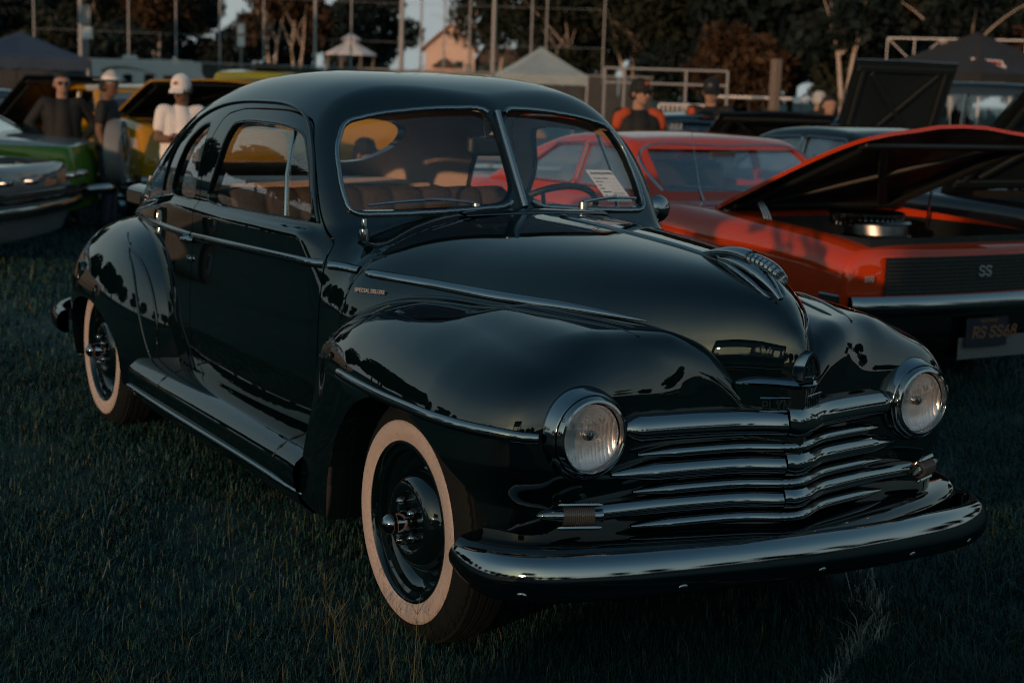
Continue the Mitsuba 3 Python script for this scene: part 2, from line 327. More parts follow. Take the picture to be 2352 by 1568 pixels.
for s in (-1, 1):
    half = doors ^ Manifold.cube((6, 3, 3), True).translate((-1.5, 1.5*s, 1))
    e, l = split_lining(half)
    d = skin('door', e, F_cab, 'black_paint', CO)
    add('trim_panel', l, 'headliner', 25, d)
# hood and front sheet metal
hood = to_mf(nets(F_hood, (-.75, -.85, .55), (.76, .85, 1.2), .014)).trim_by_plane((1, 0, 0), -.619)
skin('hood', hood, F_hood, 'black_paint', CO)
sheet = to_mf(nets(F_sheet, (-.85, -.95, .22), (.76, .95, 1.02), .013)).trim_by_plane((1, 0, 0), -.645)
def arch(cx, cz, hw, top, s):
    a = np.linspace(0, np.pi, 24); p = [(cx + hw*math.cos(t), cz + (top-cz)*math.sin(t)**.9) for t in a]
    return to_mf(prism(sg.Polygon(p + [(cx-hw, -.1), (cx+hw, -.1)]), *((-1.2, -.42) if s < 0 else (.42, 1.2)), 'y'))
for s in (-1, 1): sheet = sheet - arch(.01, .36, .405, .700, s)
for s in (-1, 1):
    h = sheet ^ Manifold.cube((4, 3, 3), True).translate((0, 1.5*s, 1))
    skin('front_fender', h, F_sheet, 'black_paint', CO)
rear = nets(F_rear, (-3.9, .56, .2), (-2.0, 1.0, 1.05), .016)
rf = to_mf(rear).trim_by_plane((0, 1, 0), .60)
rf = rf - to_mf(prism(sg.Polygon([(-2.97+.40*math.cos(a), .36 + .225*math.sin(a)) for a in np.linspace(0, np.pi, 24)] + [(-3.37, -.1), (-2.57, -.1)]), .5, 1.2, 'y'))
for s in (1, -1): skin('rear_fender', rf if s > 0 else rf.mirror((0, 1, 0)), F_rear, 'black_paint', CO)
def on_y(F, x, z, s, lo=.0, hi=1.2):
    """the outermost |y| of the field at given x, z, on side s"""
    x, z = np.broadcast_arrays(np.asarray(x, float), np.asarray(z, float)); ys = np.linspace(hi, lo, 241)
    f = np.stack([F(x, np.full_like(x, yy), z) for yy in ys]); i = np.argmax(f < 0, axis=0); i = np.maximum(i, 1)
    a, b = ys[i-1], ys[i]
    for _ in range(18):
        m = (a+b)/2; ins = F(x, m, z) < 0; b = np.where(ins, m, b); a = np.where(ins, a, m)
    return np.stack([x, s*b, z], -1)
def surf_strip(key, F, xs, zs, s, r, lift, parent, bsdf='chrome', sides=10, flat=(1, 1), n=50, tip=(True, True)):
    xx = np.linspace(xs[0], xs[-1], n); o = np.argsort(xs); zz = CubicSpline(np.array(xs)[o], np.array(zs)[o])(xx)
    p = on_y(F, xx, zz, s); g = grad(F, p); g /= np.linalg.norm(g, axis=1, keepdims=True)
    t = np.linspace(0, 1, n); rr = np.full(n, r)
    if tip[0]: rr *= np.minimum(1, np.sqrt(np.clip(t/.03, 1e-3, 1)))
    if tip[1]: rr *= np.clip(((1-t)/.25), 2e-2, 1)**.6
    return add(key, tube(p + g*lift, rr, sides, flat=flat, up=g), bsdf, 60, parent)

# --- chrome trim of the sides
for s in (-1, 1):
    surf_strip('hood_spear', F_hood, [-.605, -.3, -.05, .16, .28, .385], [.972, .966, .960, .956, .951, .944], s, .0155, .002, CO, flat=(1, .62))
    surf_strip('cowl_strip', F_cab, [-.775, -.70, -.632], [.976, .976, .974], s, .0150, .002, CO, flat=(1, .62), n=8, tip=(False, False))
    surf_strip('door_strip', F_cab, [-1.945, -1.65, -1.2, -.795], [.955, .963, .972, .976], s, .0150, .002, CO, flat=(1, .62), tip=(False, False))
    surf_strip('quarter_strip', F_cab, [-1.965, -2.4, -2.9, -3.1], [.954, .951, .945, .943], s, .0150, .002, CO, flat=(1, .62), tip=(False, True))
    surf_strip('fender_strip', F_sheet, [-.41, -.3, 0, .27, .42, .50, .535], [.705, .705, .703, .704, .701, .696, .69], s, .0155, .002, CO, flat=(1, .6), tip=(True, False))
    # raised speed lines along the top of the fender
    for q, (px, pz, py) in enumerate((([-.545, -.48, -.36, -.16, .08, .27, .42, .49], None, [.735, .705, .655, .60, .53, .465, .40, .372]), ([-.50, -.40, -.2, .1, .36, .43], None, [.66, .615, .55, .455, .365, .345]))):
        xx = np.linspace(px[0], px[-1], 60); yy = CubicSpline(px, py)(xx); zt = np.linspace(.6, 1.05, 400)
        zz = np.array([zt[np.where(np.minimum(F_sheet(np.full(400, a), np.full(400, b), zt), 9) < 0)[0][-1]] for a, b in zip(xx, yy)])
        p = np.stack([xx, s*yy, zz], 1); p[:, 2] = np.convolve(np.pad(p[:, 2], 4, 'edge'), np.ones(9)/9, 'valid')
        add('fender_bead', tube(p, .0062*np.minimum(1, np.sqrt(np.minimum(np.arange(60), 59-np.arange(60))/4+.02)), 8), 'black_paint', 60, CO)
    # piping on the front lip of the rear fender
    for q, dx in enumerate((0, .10)):
        z = np.linspace(.36, .88 - .03*q, 40); x = np.array([max([xx for xx in np.linspace(-3, -2.0, 300) if F_rear(np.array(xx), np.array(.765), np.array(zz)) < 0], default=-2.9) for zz in z]) - .02 - dx*np.sin((z-.36)/.6*np.pi)**.8
        x = np.convolve(np.pad(x, 4, 'edge'), np.ones(9)/9, 'valid'); p = on_y(F_rear, x, z, s)
        add('lip_bead', tube(p, .006, 7), 'black_paint', 60, CO)
    # running board with its panel seam and bright rocker moulding
    xs = np.linspace(-2.42, -.640, 30); f = np.ones(30)
    prof = [(-.10, .055), (-.045, .050), (.02, .030), (.062, -.002), (.072, -.03), (.066, -.085), (.05, -.10), (-.10, -.10)]
    rb = sweep(np.stack([xs, np.full(30, s*.80), np.full(30, .375)], 1), [(-s*a if s > 0 else a, b) for a, b in prof][::1], (0, 0, 1))
    R = add('running_board', rb, 'black_paint', 35, CO)
    for xj in (-2.02, -.80):
        add('seam_strip', tube([(xj, s*.745, .427), (xj-.004, s*.80, .413), (xj-.008, s*.845, .388), (xj-.01, s*.872, .355)], .0035, 6), 'black_trim', 60, R)
    add('rocker_moulding', tube(spline([(-2.42, s*.868, .288), (-1.6, s*.872, .287), (-.9, s*.868, .286), (-.70, s*.855, .278), (-.60, s*.825, .262)], 40), .0115, 10, flat=(1, 1)), 'chrome', 60, CO)
    add('rocker_panel', sweep(np.stack([np.linspace(-2.42, -.64, 12), np.full(12, s*.80), np.full(12, .25)], 1), [(-.06, .05), (.058, .04), (.045, -.01), (.0, -.05), (-.06, -.05)] if s < 0 else [(.06, .05), (.06, -.05), (0, -.05), (-.045, -.01), (-.058, .04)], (0, 0, 1)), 'black_paint', 35, CO)
    dr_ = np.array([(-.905, 1.10), (-.965, 1.22), (-1.03, 1.325), (-1.13, 1.412), (-1.28, 1.462), (-1.55, 1.478), (-1.85, 1.470), (-2.1, 1.432), (-2.3, 1.352), (-2.44, 1.22), (-2.50, 1.09)]); dz = spline(np.c_[dr_, dr_[:, 0]*0], 60)
    add('drip_rail', tube(on_y(F_cab, dz[:, 0], dz[:, 1], s) + [0, s*.002, .001], .0068, 7), 'black_paint', 60, CO)
    # door handle and lock
    h = on_y(F_cab, -1.93, .944, s)
    hd = tube(spline([h + [-.07, s*.012, -.004], h + [-.045, s*.038, -.002], h + [.0, s*.042, 0], h + [.045, s*.040, .002], h + [.075, s*.030, .003]], 20), .0105, 10, flat=(.8, 1.0), up=(0, 0, 1))
    add('door_handle', cat([hd, lathe([(0, 0), (.022, 0), (.020, s*.012), (.014, s*.03), (0, s*.03)], 'y', 16, h + [-.055, 0, 0])]), 'chrome', 40, CO)
    l = on_y(F_cab, -1.97, .866, s)
    add('door_lock', lathe([(0, s*.016), (.012, s*.014), (.016, s*.006), (.017, -s*.006)], 'y', 18, l), 'chrome', 40, CO)
c = on_y(F_rear, -3.13, .69, -1)
add('fuel_cap', lathe([(0, -.012), (.035, -.010), (.040, -.004), (.041, .02)], 'y', 28, c), 'black_paint', 40, CO)

# --- glass: sheets a little inside the skin
def sheet_y(poly, F, s, off, d=.05):
    m = trimesh.creation.extrude_polygon(poly, .001, engine='earcut'); m = m.submesh([np.where(m.face_normals[:, 2] > .9)[0]], append=True)
    v, f = m.vertices, m.faces
    for _ in range(3): v, f = trimesh.remesh.subdivide(v, f)
    p = on_y(F, v[:, 0], v[:, 1], s); p[:, 1] -= s*off
    return trimesh.Trimesh(p, f, process=False)
for s in (-1, 1):
    gl = add('side_window', sheet_y(DOORWIN.buffer(.012), F_green, s, .022), 'window_glass', True, CO)
    b = on_y(F_green, np.array([-1.162, -1.185, -1.232]), np.array([1.10, 1.24, 1.395]), s) - [0, s*.018, 0]
    add('vent_divider', tube(b, .008, 8), 'chrome', 60, gl)
    ring = np.array(DOORWIN.buffer(.004).exterior.coords)[:-1]
    add('window_reveal', tube(on_y(F_green, ring[::1, 0], ring[::1, 1], s) - [0, s*.006, 0], .0075, 7, closed=True), 'black_paint', 60, gl)
    gq = add('quarter_window', sheet_y(QWIN.buffer(.012), F_green, s, .022), 'window_glass', True, CO)
    ring = np.array(QWIN.buffer(.003).exterior.coords)[:-1]
    add('window_reveal', tube(on_y(F_green, ring[:, 0], ring[:, 1], s) - [0, s*.006, 0], .0065, 7, closed=True), 'black_paint', 60, gq)
def ws_x(y, z): return -.735 - .665*(np.asarray(z)-1.178) - .245*np.sqrt(np.asarray(y)**2 + 1e-3)
for s in (-1, 1):
    poly = WSHIELD.buffer(.012); m = trimesh.creation.extrude_polygon(poly, .001, engine='earcut'); m = m.submesh([np.where(m.face_normals[:, 2] > .9)[0]], append=True)
    v = m.vertices; gw = add('windscreen', trimesh.Trimesh(np.stack([ws_x(v[:, 0], v[:, 1]) - .022, s*v[:, 0], v[:, 1]], 1), m.faces, process=False), 'window_glass', True, CO)
    e = np.array(WSHIELD.buffer(.010).exterior.coords)[:-1]; e = e[(e[:, 0] > .03)]
    k = np.argmax(np.linalg.norm(np.roll(e, -1, 0) - e, axis=1)); e = np.roll(e, -k-1, 0)
    p = np.stack([ws_x(e[:, 0], e[:, 1]) + .004, s*e[:, 0], e[:, 1]], 1)
    add('windscreen_bead', tube(p, .0085, 8), 'chrome', 60, CO)
add('centre_strip', sweep([(ws_x(0, 1.160)+.012, 0, 1.160), (ws_x(0, 1.475)+.012, 0, 1.475)], [(-.011, -.02), (.011, -.02), (.011, .002), (.004, .008), (-.004, .008), (-.011, .002)], (1, 0, .5)), 'satin_chrome', 40, CO)
m = trimesh.creation.extrude_polygon(RWIN.buffer(.012), .001, engine='earcut'); m = m.submesh([np.where(m.face_normals[:, 2] > .9)[0]], append=True)
v, f = m.vertices, m.faces
for _ in range(3): v, f = trimesh.remesh.subdivide(v, f)
def on_back(F, y, z):
    xs = np.linspace(-3.6, -2.0, 321); f_ = np.stack([F(np.full_like(y, a), y, z) for a in xs]); return xs[np.argmax(f_ < 0, axis=0)]
xb = on_back(F_cab, v[:, 0], v[:, 1])
add('rear_window', trimesh.Trimesh(np.stack([np.polynomial.polynomial.polyval(v[:, 1], np.polynomial.polynomial.polyfit(v[:, 1], xb, 2)) + .018, v[:, 0], v[:, 1]], 1), f, process=False), 'window_glass', True, CO)
# --- wipers, mirrors, cowl fittings
for s in (-1, 1):
    piv = np.array([-.775, s*.16 if s < 0 else .27, 1.150])
    wp = add('wiper', cat([lathe([(0, .02), (.014, .018), (.017, 0), (.017, -.02)], 'z', 12, piv), tube(spline([piv + [0, 0, .018], piv + [.005, -.10, .030], piv + [-.005, -.19, .034]] if s < 0 else [piv + [0, 0, .018], piv + [-.02, .09, .028], piv + [-.045, .17, .032]], 14), np.linspace(.0065, .004, 14), 7)]), 'satin_chrome', 40, CO)
    a, b_ = (np.array([-.80, -.24, 1.180]), np.array([-.845, -.53, 1.160])) if s < 0 else (np.array([-.83, .36, 1.172]), np.array([-.87, .56, 1.172]))
    add('wiper_blade', tube(np.linspace(a, b_, 10) + [[.004, 0, .004*math.sin(t*math.pi)] for t in np.linspace(0, 1, 10)], .0055, 6), 'satin_chrome', 40, wp)
add('rear_view_mirror', to_tm(Manifold.batch_hull([to_mf(trimesh.creation.icosphere(2, .022).apply_translation((-1.05, y, z))) for y in (-.03, .10) for z in (1.335, 1.365)])), 'black_trim', 40, CO)
add('mirror_stalk', tube([(-1.045, .03, 1.36), (-1.03, .01, 1.41), (-1.0, .0, 1.46)], .006, 8), 'satin_chrome', 40, CO)
sm = add('door_mirror', cat([lathe([(0, .03), (.03, .026), (.047, .012), (.052, 0), (.050, -.006), (.045, -.008), (0, -.008)], 'x', 28, (-.95, .725, 1.125)).apply_transform(mat()), tube([(-.945, .725, 1.11), (-.93, .70, 1.06), (-.92, .675, 1.045)], .007, 8)]), 'chrome', 40, CO)
add('cowl_fitting', lathe([(0, .052), (.006, .051), (.010, .045), (.0105, .02), (.016, .016), (.018, 0), (.018, -.02)], 'z', 16, (-.72, -.60, 1.078)), 'chrome', 40, CO)
vent = sweep(np.stack([-.62 - .30*np.linspace(-.27, .27, 24)**2 - .03, np.linspace(-.27, .27, 24), 1.146 - .10*np.linspace(-.27, .27, 24)**2], 1), [(-.035, 0), (.045, 0), (.03, .007), (-.03, .010)], (0, 0, 1))
add('cowl_vent', vent, 'black_paint', 35, CO)

# --- wheels
def make_wheel(y, x, s):
    W = add('tyre', _tyre(s, x, y), 'rubber', 30, CO)
    R = .345; c = (x, y, R)
    add('whitewall', lathe([(.2295, s*(.000)), (.2290, s*.0035), (.245, s*.0115), (.262, s*.0150), (.279, s*.0115), (.2866, s*.0065), (.2866, 0)], 'y', 72, c), 'whitewall', 60, W)
    add('rim', lathe([(.2285, -s*.012), (.2285, s*.006), (.222, s*.007), (.217, s*.001), (.214, -s*.012), (.202, -s*.016), (.198, -s*.034), (.186, -s*.040), (.176, -s*.052), (.160, -s*.056), (.150, -s*.050), (.142, -s*.030), (.125, -s*.008), (.108, s*.002), (.092, s*.001), (.082, -s*.006), (.078, -s*.014), (.040, -s*.016), (.0, -s*.016)], 'y', 72, c), 'black_paint', 35, W)
    add('hub_cap', lathe([(.040, -s*.016), (.038, s*.012), (.030, s*.040), (.0285, s*.048), (.030, s*.051), (.029, s*.061), (.022, s*.071), (.011, s*.077), (0, s*.079)], 'y', 32, c), 'chrome', 40, W)
    nuts = []
    for k in range(5):
        a = math.radians(90 + 72*k + 20); q = (x + .060*math.cos(a), y, R + .060*math.sin(a))
        add('lug_nut', lathe([(.0135, -s*.016), (.0135, s*.004), (.0125, s*.014), (.008, s*.022), (0, s*.026)], 'y', 14, q), 'chrome', 60, W)
    return W
def _tyre(s, x, y):
    n = 120; prof = [(.225, -.165), (.250, -.172), (.29, -.168), (.325, -.150)]
    m = lathe([(.225, -s*.010), (.232, s*.004), (.262, s*.0135), (.29, s*.0055), (.318, -s*.008), (.332, -s*.017), (.337, -s*.022), (.3375, -s*.030), (.345, -s*.031), (.346, -s*.052), (.339, -s*.053), (.339, -s*.058), (.3465, -s*.059), (.3475, -s*.078), (.341, -s*.079), (.341, -s*.085), (.3475, -s*.086), (.3465, -s*.105), (.339, -s*.106), (.339, -s*.111), (.346, -s*.112), (.345, -s*.133), (.33, -s*.148), (.29, -s*.168), (.25, -s*.172), (.225, -s*.160)], 'y', n, (0, 0, 0))
    v = m.vertices; r = np.hypot(v[:, 0], v[:, 2]); ang = np.round(np.arctan2(v[:, 2], v[:, 0])/(2*np.pi)*n).astype(int)
    k = np.where((r > .330) & (r < .3385) & (ang % 2 == 0), (r - .008)/r, 1.0); v = v*np.stack([k, np.ones_like(k), k], 1)
    flat = v[:, 2] < -.342; v[flat, 2] = -.342
    return trimesh.Trimesh(v + [x, y, .345], m.faces, process=False)
for x, y in ((0, .790), (-2.97, .822)):
    for s in (-1, 1): make_wheel(s*y, x, s)
add('chassis', cat([box(3.9, .9, .12, (-1.6, 0, .33)), box(.12, 1.35, .10, (0, 0, .33)), box(.12, 1.35, .10, (-2.97, 0, .33)), box(.7, .9, .35, (-.05, 0, .55))]), 'black_trim', False, CO)
for s in (-1, 1):
    for xc in (0.01, -2.97): add('wheel_arch_liner', cat([box(.86, .02, .46, (xc, s*.50, .55))]), 'black_trim', False, CO)

# --- bumpers (the front one hangs a little askew, as photographed)
by = np.array([-.848, -.857, -.842, -.79, -.695, -.56, -.41, -.2, 0, .2, .41, .56, .69, .78, .832, .846, .838])
bxs = np.array([.385, .48, .565, .64, .70, .752, .785, .812, .82, .812, .785, .752, .70, .64, .565, .48, .385])
bp = spline(np.stack([bxs, by, .382 - .035*np.abs(by/.87)**2.5 - .020*by/.87], 1), 90)
bprof = [(-.026, .055), (-.006, .0585), (.012, .050), (.024, .032), (.031, .010), (.031, -.012), (.026, -.034), (.012, -.054), (-.008, -.064), (-.026, -.062)]
tp = np.minimum(1, .55 + np.minimum(np.arange(90), 89-np.arange(90))/7*.45)
B = add('front_bumper', sweep(bp, bprof, (0, 0, 1), taper=tp), 'chrome', 50, CO)
for y in (-.80, -.43, -.02, .33, .62):
    i = np.argmin(np.abs(bp[:, 1]-y) + (bp[:, 0] < .5)); t = bp[i+1]-bp[i-1]; nrm = np.array([t[1], -t[0], 0]); nrm /= np.linalg.norm(nrm)
    b_ = trimesh.creation.icosphere(2, .011); b_.vertices *= [.35, 1.2, .8]; b_.apply_transform(mat(bp[i] + nrm*.026 + [0, 0, -.034], math.atan2(nrm[1], nrm[0])))
    add('bumper_bolt', b_, 'chrome', True, B)
pan_y = np.array([-.83, -.78, -.62, -.3, 0, .3, .62, .78, .83]); pan_x = np.array([.40, .50, .60, .69, .735, .69, .60, .50, .40])
add('splash_pan', sweep(spline(np.stack([pan_x, pan_y, np.full(9, .398)], 1), 70), [(-.12, .028), (-.02, .030), (.012, .026), (.030, .014), (.038, -.004), (.034, -.022), (.01, -.036), (-.12, -.05)], (0, 0, 1)), 'black_paint', 50, CO)
rb_y = np.array([-.88, -.87, -.80, -.5, 0, .5, .80, .87, .88]); rb_x = np.array([-3.44, -3.58, -3.78, -4.05, -4.14, -4.05, -3.78, -3.58, -3.44])
add('rear_bumper', sweep(spline(np.stack([rb_x, rb_y, np.full(9, .41)], 1), 60), [(-a, b_*.9) for a, b_ in bprof][::-1], (0, 0, 1)), 'chrome', 50, CO)

# --- grille bars, lamps, badges of the nose
def bar(key, z, ye, w, h, lift, droop=.012, parent=CO, tipn=8):
    y = np.linspace(-ye, ye, 61); x = _gxs(np.sqrt(y*y + 2.5e-4)) + lift; zz = z - droop*(y/ye)**2
    tp = np.minimum(1, .12 + np.minimum(np.arange(61), 60-np.arange(61))/tipn)**.7
    return add(key, sweep(np.stack([x, y, zz], 1), [(-w*1.6, h*.46), (-w*.2, h*.52), (w*.45, h*.40), (w*.85, h*.16), (w, -.10*h), (w*.9, -h*.32), (w*.45, -h*.5), (-w*.4, -h*.56), (-w*1.6, -h*.5)], (0, 0, 1), taper=tp), 'chrome', 45, parent)
GB = [bar('grille_bar', .708, .470, .026, .068, .006, .008, tipn=3), bar('grille_bar', .645, .425, .018, .030, .008), bar('grille_bar', .597, .495, .025, .050, .008, .014),
      bar('grille_bar', .548, .435, .018, .030, .010), bar('grille_bar', .504, .640, .021, .044, .012, .020, tipn=3), bar('grille_bar', .458, .440, .018, .030, .016)]
for k, i in ((0, .072), (2, .054), (4, .048)):
    z = {0: .708, 2: .597, 4: .504}[k]
    add('clasp', sweep([(_gxs(.036)+.013, -.036, z), (_gxs(.016)+.014, -.014, z), (_gxs(.006)+.012, 0, z), (_gxs(.016)+.014, .014, z), (_gxs(.036)+.013, .036, z)], [(-.01, i*.5), (.008, i*.52), (.020, i*.28), (.0225, 0), (.019, -i*.32), (.006, -i*.54), (-.01, -i*.5)], (0, 0, 1)), 'chrome', 40, GB[k])
for s in (-1, 1):
    y0, x0, z0 = s*.665, .572, .488; a = s*math.radians(28)
    d = np.array([-math.sin(abs(a))*.75, s*math.cos(a), 0]); d /= np.linalg.norm(d)
    c = np.array([x0, -.566 if s < 0 else .598, z0])
    P = add('parking_lamp', tube([c + d*t for t in np.linspace(-.035, .135, 24)], [.017]*14 + list(.017*np.sqrt(np.clip(1-np.linspace(0, 1, 10)**2, .004, 1))), 16), 'chrome', 40, CO)
    lens = [c + d*t for t in np.linspace(-.012, .068, 33)]
    add('lens', tube(lens, [0.024 + .0016*(i % 2) for i in range(33)], 16), 'lamp_lens', 30, P)
    for dz in (.030, -.030): add('guard', tube([c + d*t + [.008, 0, dz] for t in np.linspace(-.03, .085, 12)], [.002] + [.0065]*10 + [.002], 8), 'chrome', 40, P)
    # headlamp: stepped bezel, bowl, bulb shield and lens
    hc = np.array([.553, s*.573, .694])
    H = add('headlamp', lathe([(.123, -.075), (.123, -.020), (.120, -.006), (.116, .006), (.1125, .022), (.1085, .026), (.105, .023), (.1035, .030), (.097, .040), (.091, .042), (.088, .038), (.0865, .026), (.083, .024)], 'x', 64, hc), 'chrome', 35, CO)
    add('reflector', lathe([(.0835, .024), (.076, .016), (.060, .009), (.040, .005), (.020, .003), (0, .002)], 'x', 40, hc), 'lamp_reflector', 40, H)
    add('bulb_shield', lathe([(0, .022), (.010, .020), (.013, .014), (.012, .002)], 'x', 20, hc), 'chrome', 40, H)
    yy, zz = np.meshgrid(np.linspace(-1, 1, 61), np.linspace(-1, 1, 61), indexing='ij')
    rr = np.linspace(0, .0845, 16); ln = lathe([(max(r, 1e-4), .043 - .020*(r/.0845)**2) for r in rr], 'x', 48, hc)
    add('lens', ln, 'headlamp_glass', True, H)
    for aa in (20, 150, 265): add('rim_screw', trimesh.creation.icosphere(1, .0055).apply_translation(hc + [.030, .100*math.cos(math.radians(aa)), .100*math.sin(math.radians(aa))]), 'chrome', True, H)
# nose: winged ledge, shield with the ship, lettered bar
lp = [(.600, -.135, .806), (.625, -.112, .812), (.668, -.060, .815), (.716, -.006, .815), (.716, .006, .815), (.668, .060, .815), (.625, .112, .812), (.600, .135, .806)]
L = add('nose_ledge', sweep(spline(lp, 41), [(-.05, .020), (-.006, .015), (.014, .006), (.020, -.003), (.018, -.011), (.006, -.016), (-.05, -.016)], (0, 0, 1), taper=np.minimum(1, .25 + np.minimum(np.arange(41), 40-np.arange(41))/9)), 'chrome', 40, CO)
sh = sg.Polygon([(-.030, 0), (-.030, .022), (-.025, .045), (-.014, .066), (0, .076), (.014, .066), (.025, .045), (.030, .022), (.030, 0)])
fr = prism(sh.difference(sg.Polygon([(-.024, .005), (-.024, .022), (-.019, .042), (-.010, .060), (0, .066), (.010, .060), (.019, .042), (.024, .022), (.024, .005)])), 0, .05, 'x')
E_ = add('shield_badge', fr.apply_translation((.690, 0, .826)), 'chrome', 30, CO)
add('shield_field', prism(sh.buffer(-.004), 0, .040, 'x').apply_translation((.690, 0, .826)), 'black_trim', 30, E_)
ship = [prism(sg.Polygon([(-.016, .012), (.016, .012), (.012, .020), (-.012, .020)]), 0, .006, 'x')] + [prism(sg.Polygon([(a, b), (a+w, b), (a+w*.8, b+h), (a+w*.1, b+h)]), 0, .006, 'x') for a, b, w, h in ((-.013, .022, .011, .012), (.002, .022, .011, .012), (-.011, .036, .009, .010), (.002, .036, .009, .010))] + [box(.004, .0015, .042, (.003, 0, .036))] + [tube([(.004, y, .010 - .002*k + .0015*math.sin(y*500)) for y in np.linspace(-.02, .02, 12)], .001, 5) for k in (0, 1)]
add('sailing_ship', cat(ship).apply_translation((.730, 0, .827)), 'chrome', False, E_)
def letters(key, text, h, origin, ex, ez, parent, depth=.003, bold=True, bsdf='chrome'):
    m = meshkit.text_mesh(text, h, depth, bold=bold); ex, ez = np.array(ex, float), np.array(ez, float); ex /= np.linalg.norm(ex); ez -= ex*(ez@ex); ez /= np.linalg.norm(ez)
    M = np.eye(4); M[:3, 0], M[:3, 1], M[:3, 2], M[:3, 3] = ex, ez, np.cross(ex, ez), origin; m.apply_transform(M)
    return add(key, m, bsdf, False, parent)
for s, t in ((-1, 'PLYM'), (1, 'OUTH')):
    a, b_ = np.array([.6535, s*.100, .744]), np.array([.696, s*.004, .744]); 
    if s > 0: a, b_ = b_, a
    ex = (b_-a)/np.linalg.norm(b_-a); n = np.cross(ex, (0, 0, 1))
    N = add('name_bar', cat([tube([a + n*.012 - [0, 0, .006], b_ + n*.012 - [0, 0, .006]], .0028, 6), tube([a + n*.012 + [0, 0, .030], b_ + n*.012 + [0, 0, .030]], .0022, 6)]), 'chrome', 40, CO)
    w = meshkit.text_mesh(t, .022).extents[0]; letters('lettering', t, .022*min(1, .095/w), a + n*.010 + ex*.004, ex, (0, 0, 1), N, .004, True, 'chrome')
for s in (-1, 1):
    a = on_y(F_hood, -.585, .916, s) + [0, s*.003, 0]; b_ = on_y(F_hood, -.46, .921, s) + [0, s*.003, 0]
    if s > 0: a, b_ = b_, a
    w = meshkit.text_mesh('SPECIAL DELUXE', .016).extents[0]
    letters('model_script', 'SPECIAL DELUXE', .016*np.linalg.norm(b_-a)/w, a, b_-a, (0, 0, 1), CO, .003, True, 'badge_silver')
# hood ornament: bright spine, base and a clear prow
xs = np.linspace(-.49, .40, 40); zs = np.array([np.max([z for z in np.linspace(1.0, 1.2, 201) if F_hood(np.array(a), np.array(0.), np.array(z)) < 0]) for a in xs]); zs = np.convolve(np.pad(zs, 5, 'edge'), np.ones(11)/11, 'valid')
add('hood_spine', sweep(np.stack([xs, xs*0, zs], 1), [(-.011, -.008), (.011, -.008), (.010, .003), (.004, .007), (0, .004), (-.004, .007), (-.010, .003)], (0, 0, 1)), 'chrome', 40, CO)
ob = spline([(.34, 0, 1.098), (.44, 0, 1.093), (.54, 0, 1.062), (.600, 0, 1.020)], 30)
O = add('hood_ornament', tube(ob, np.interp(np.linspace(0, 1, 30), [0, .2, .6, 1], [.011, .020, .027, .010]), 14, flat=(1.0, .9)), 'chrome', 50, CO)
add('ornament_wing', cat([tube(spline([(.33, s*.008, 1.095), (.46, s*.034, 1.078), (.56, s*.036, 1.040), (.615, s*.010, .995)], 24), np.interp(np.linspace(0, 1, 24), [0, .3, 1], [.003, .009, .006]), 8) for s in (-1, 1)]), 'chrome', 50, O)
add('clear_prow', tube(spline([(.455, 0, 1.118), (.53, 0, 1.108), (.59, 0, 1.085), (.618, 0, 1.066)], 24), np.interp(np.linspace(0, 1, 24), [0, .1, .7, .92, 1], [.006, .018, .020, .015, .004]), 20, flat=(1, .85)), 'amber_clear', 50, O)
add('prow_core', cat([tube(spline([(.46, 0, 1.113), (.53, 0, 1.104), (.595, 0, 1.080)], 16), [.007 + .003*(k % 2) for k in range(16)], 10)]), 'satin_chrome', 30, O)
add('ornament_body', tube(spline([(.26, 0, 1.108), (.36, 0, 1.121), (.455, 0, 1.120), (.47, 0, 1.117)], 20), np.interp(np.linspace(0, 1, 20), [0, .5, 1], [.006, .019, .026]), 12, flat=(1, .8)), 'chrome', 50, O)

# --- inside
def cushion(x0, x1, y0, y1, z0, z1, pleats, lean=0.0):
    n = 14*pleats; y = np.linspace(y0, y1, n); t = (y-y0)/(y1-y0)*pleats % 1
    bul = .022*np.sqrt(np.clip(1-(2*t-1)**2, 0, 1)); zs = np.linspace(z0, z1, 14); V, Fc = [], []
    prof = [(x1, z0), (x1+.0, z0 + .4*(z1-z0)), (x1-.01, z0 + .8*(z1-z0)), (x1-.035, z1-.02), (x1-.075, z1), (x0+.02, z1-.01), (x0, z1-.05), (x0, z0)]
    nx = [1, 1, 1, .8, .6, .3, 0, 0]
    v = np.array([[[px - lean*(pz-z0) + bul[j]*nx[k], y[j], pz + bul[j]*(.5 if 2 < k < 6 else 0)] for k, (px, pz) in enumerate(prof)] for j in range(n)]).reshape(-1, 3); K = len(prof)
    i, j = np.meshgrid(np.arange(n-1), np.arange(K-1), indexing='ij'); q = np.stack([i*K+j, i*K+j+1, (i+1)*K+j+1, (i+1)*K+j], -1).reshape(-1, 4)
    return trimesh.Trimesh(v, np.vstack([q[:, [0, 1, 2]], q[:, [0, 2, 3]]]), process=False)
add('front_seat', cat([cushion(-1.95, -1.76, -.62, .62, .55, 1.135, 9, .16), box(.5, 1.24, .16, (-1.52, 0, .60), bevel=.04)]), 'seat_cloth', 40, CO)
add('rear_seat', cat([cushion(-2.62, -2.42, -.58, .58, .55, 1.10, 3, .2)]), 'seat_cloth', 40, CO)
add('parcel_shelf', box(.55, 1.15, .03, (-2.80, 0, 1.10)), 'headliner', False, CO)
add('dashboard', to_tm(Manifold.batch_hull([to_mf(box(.10, 1.22, .03, (-.92, 0, 1.115), bevel=.01)), to_mf(box(.03, 1.22, .02, (-.86, 0, .95)))])), 'black_paint', 30, CO)
add('floor', box(2.1, 1.3, .03, (-1.6, 0, .43)), 'dark_interior', False, CO)
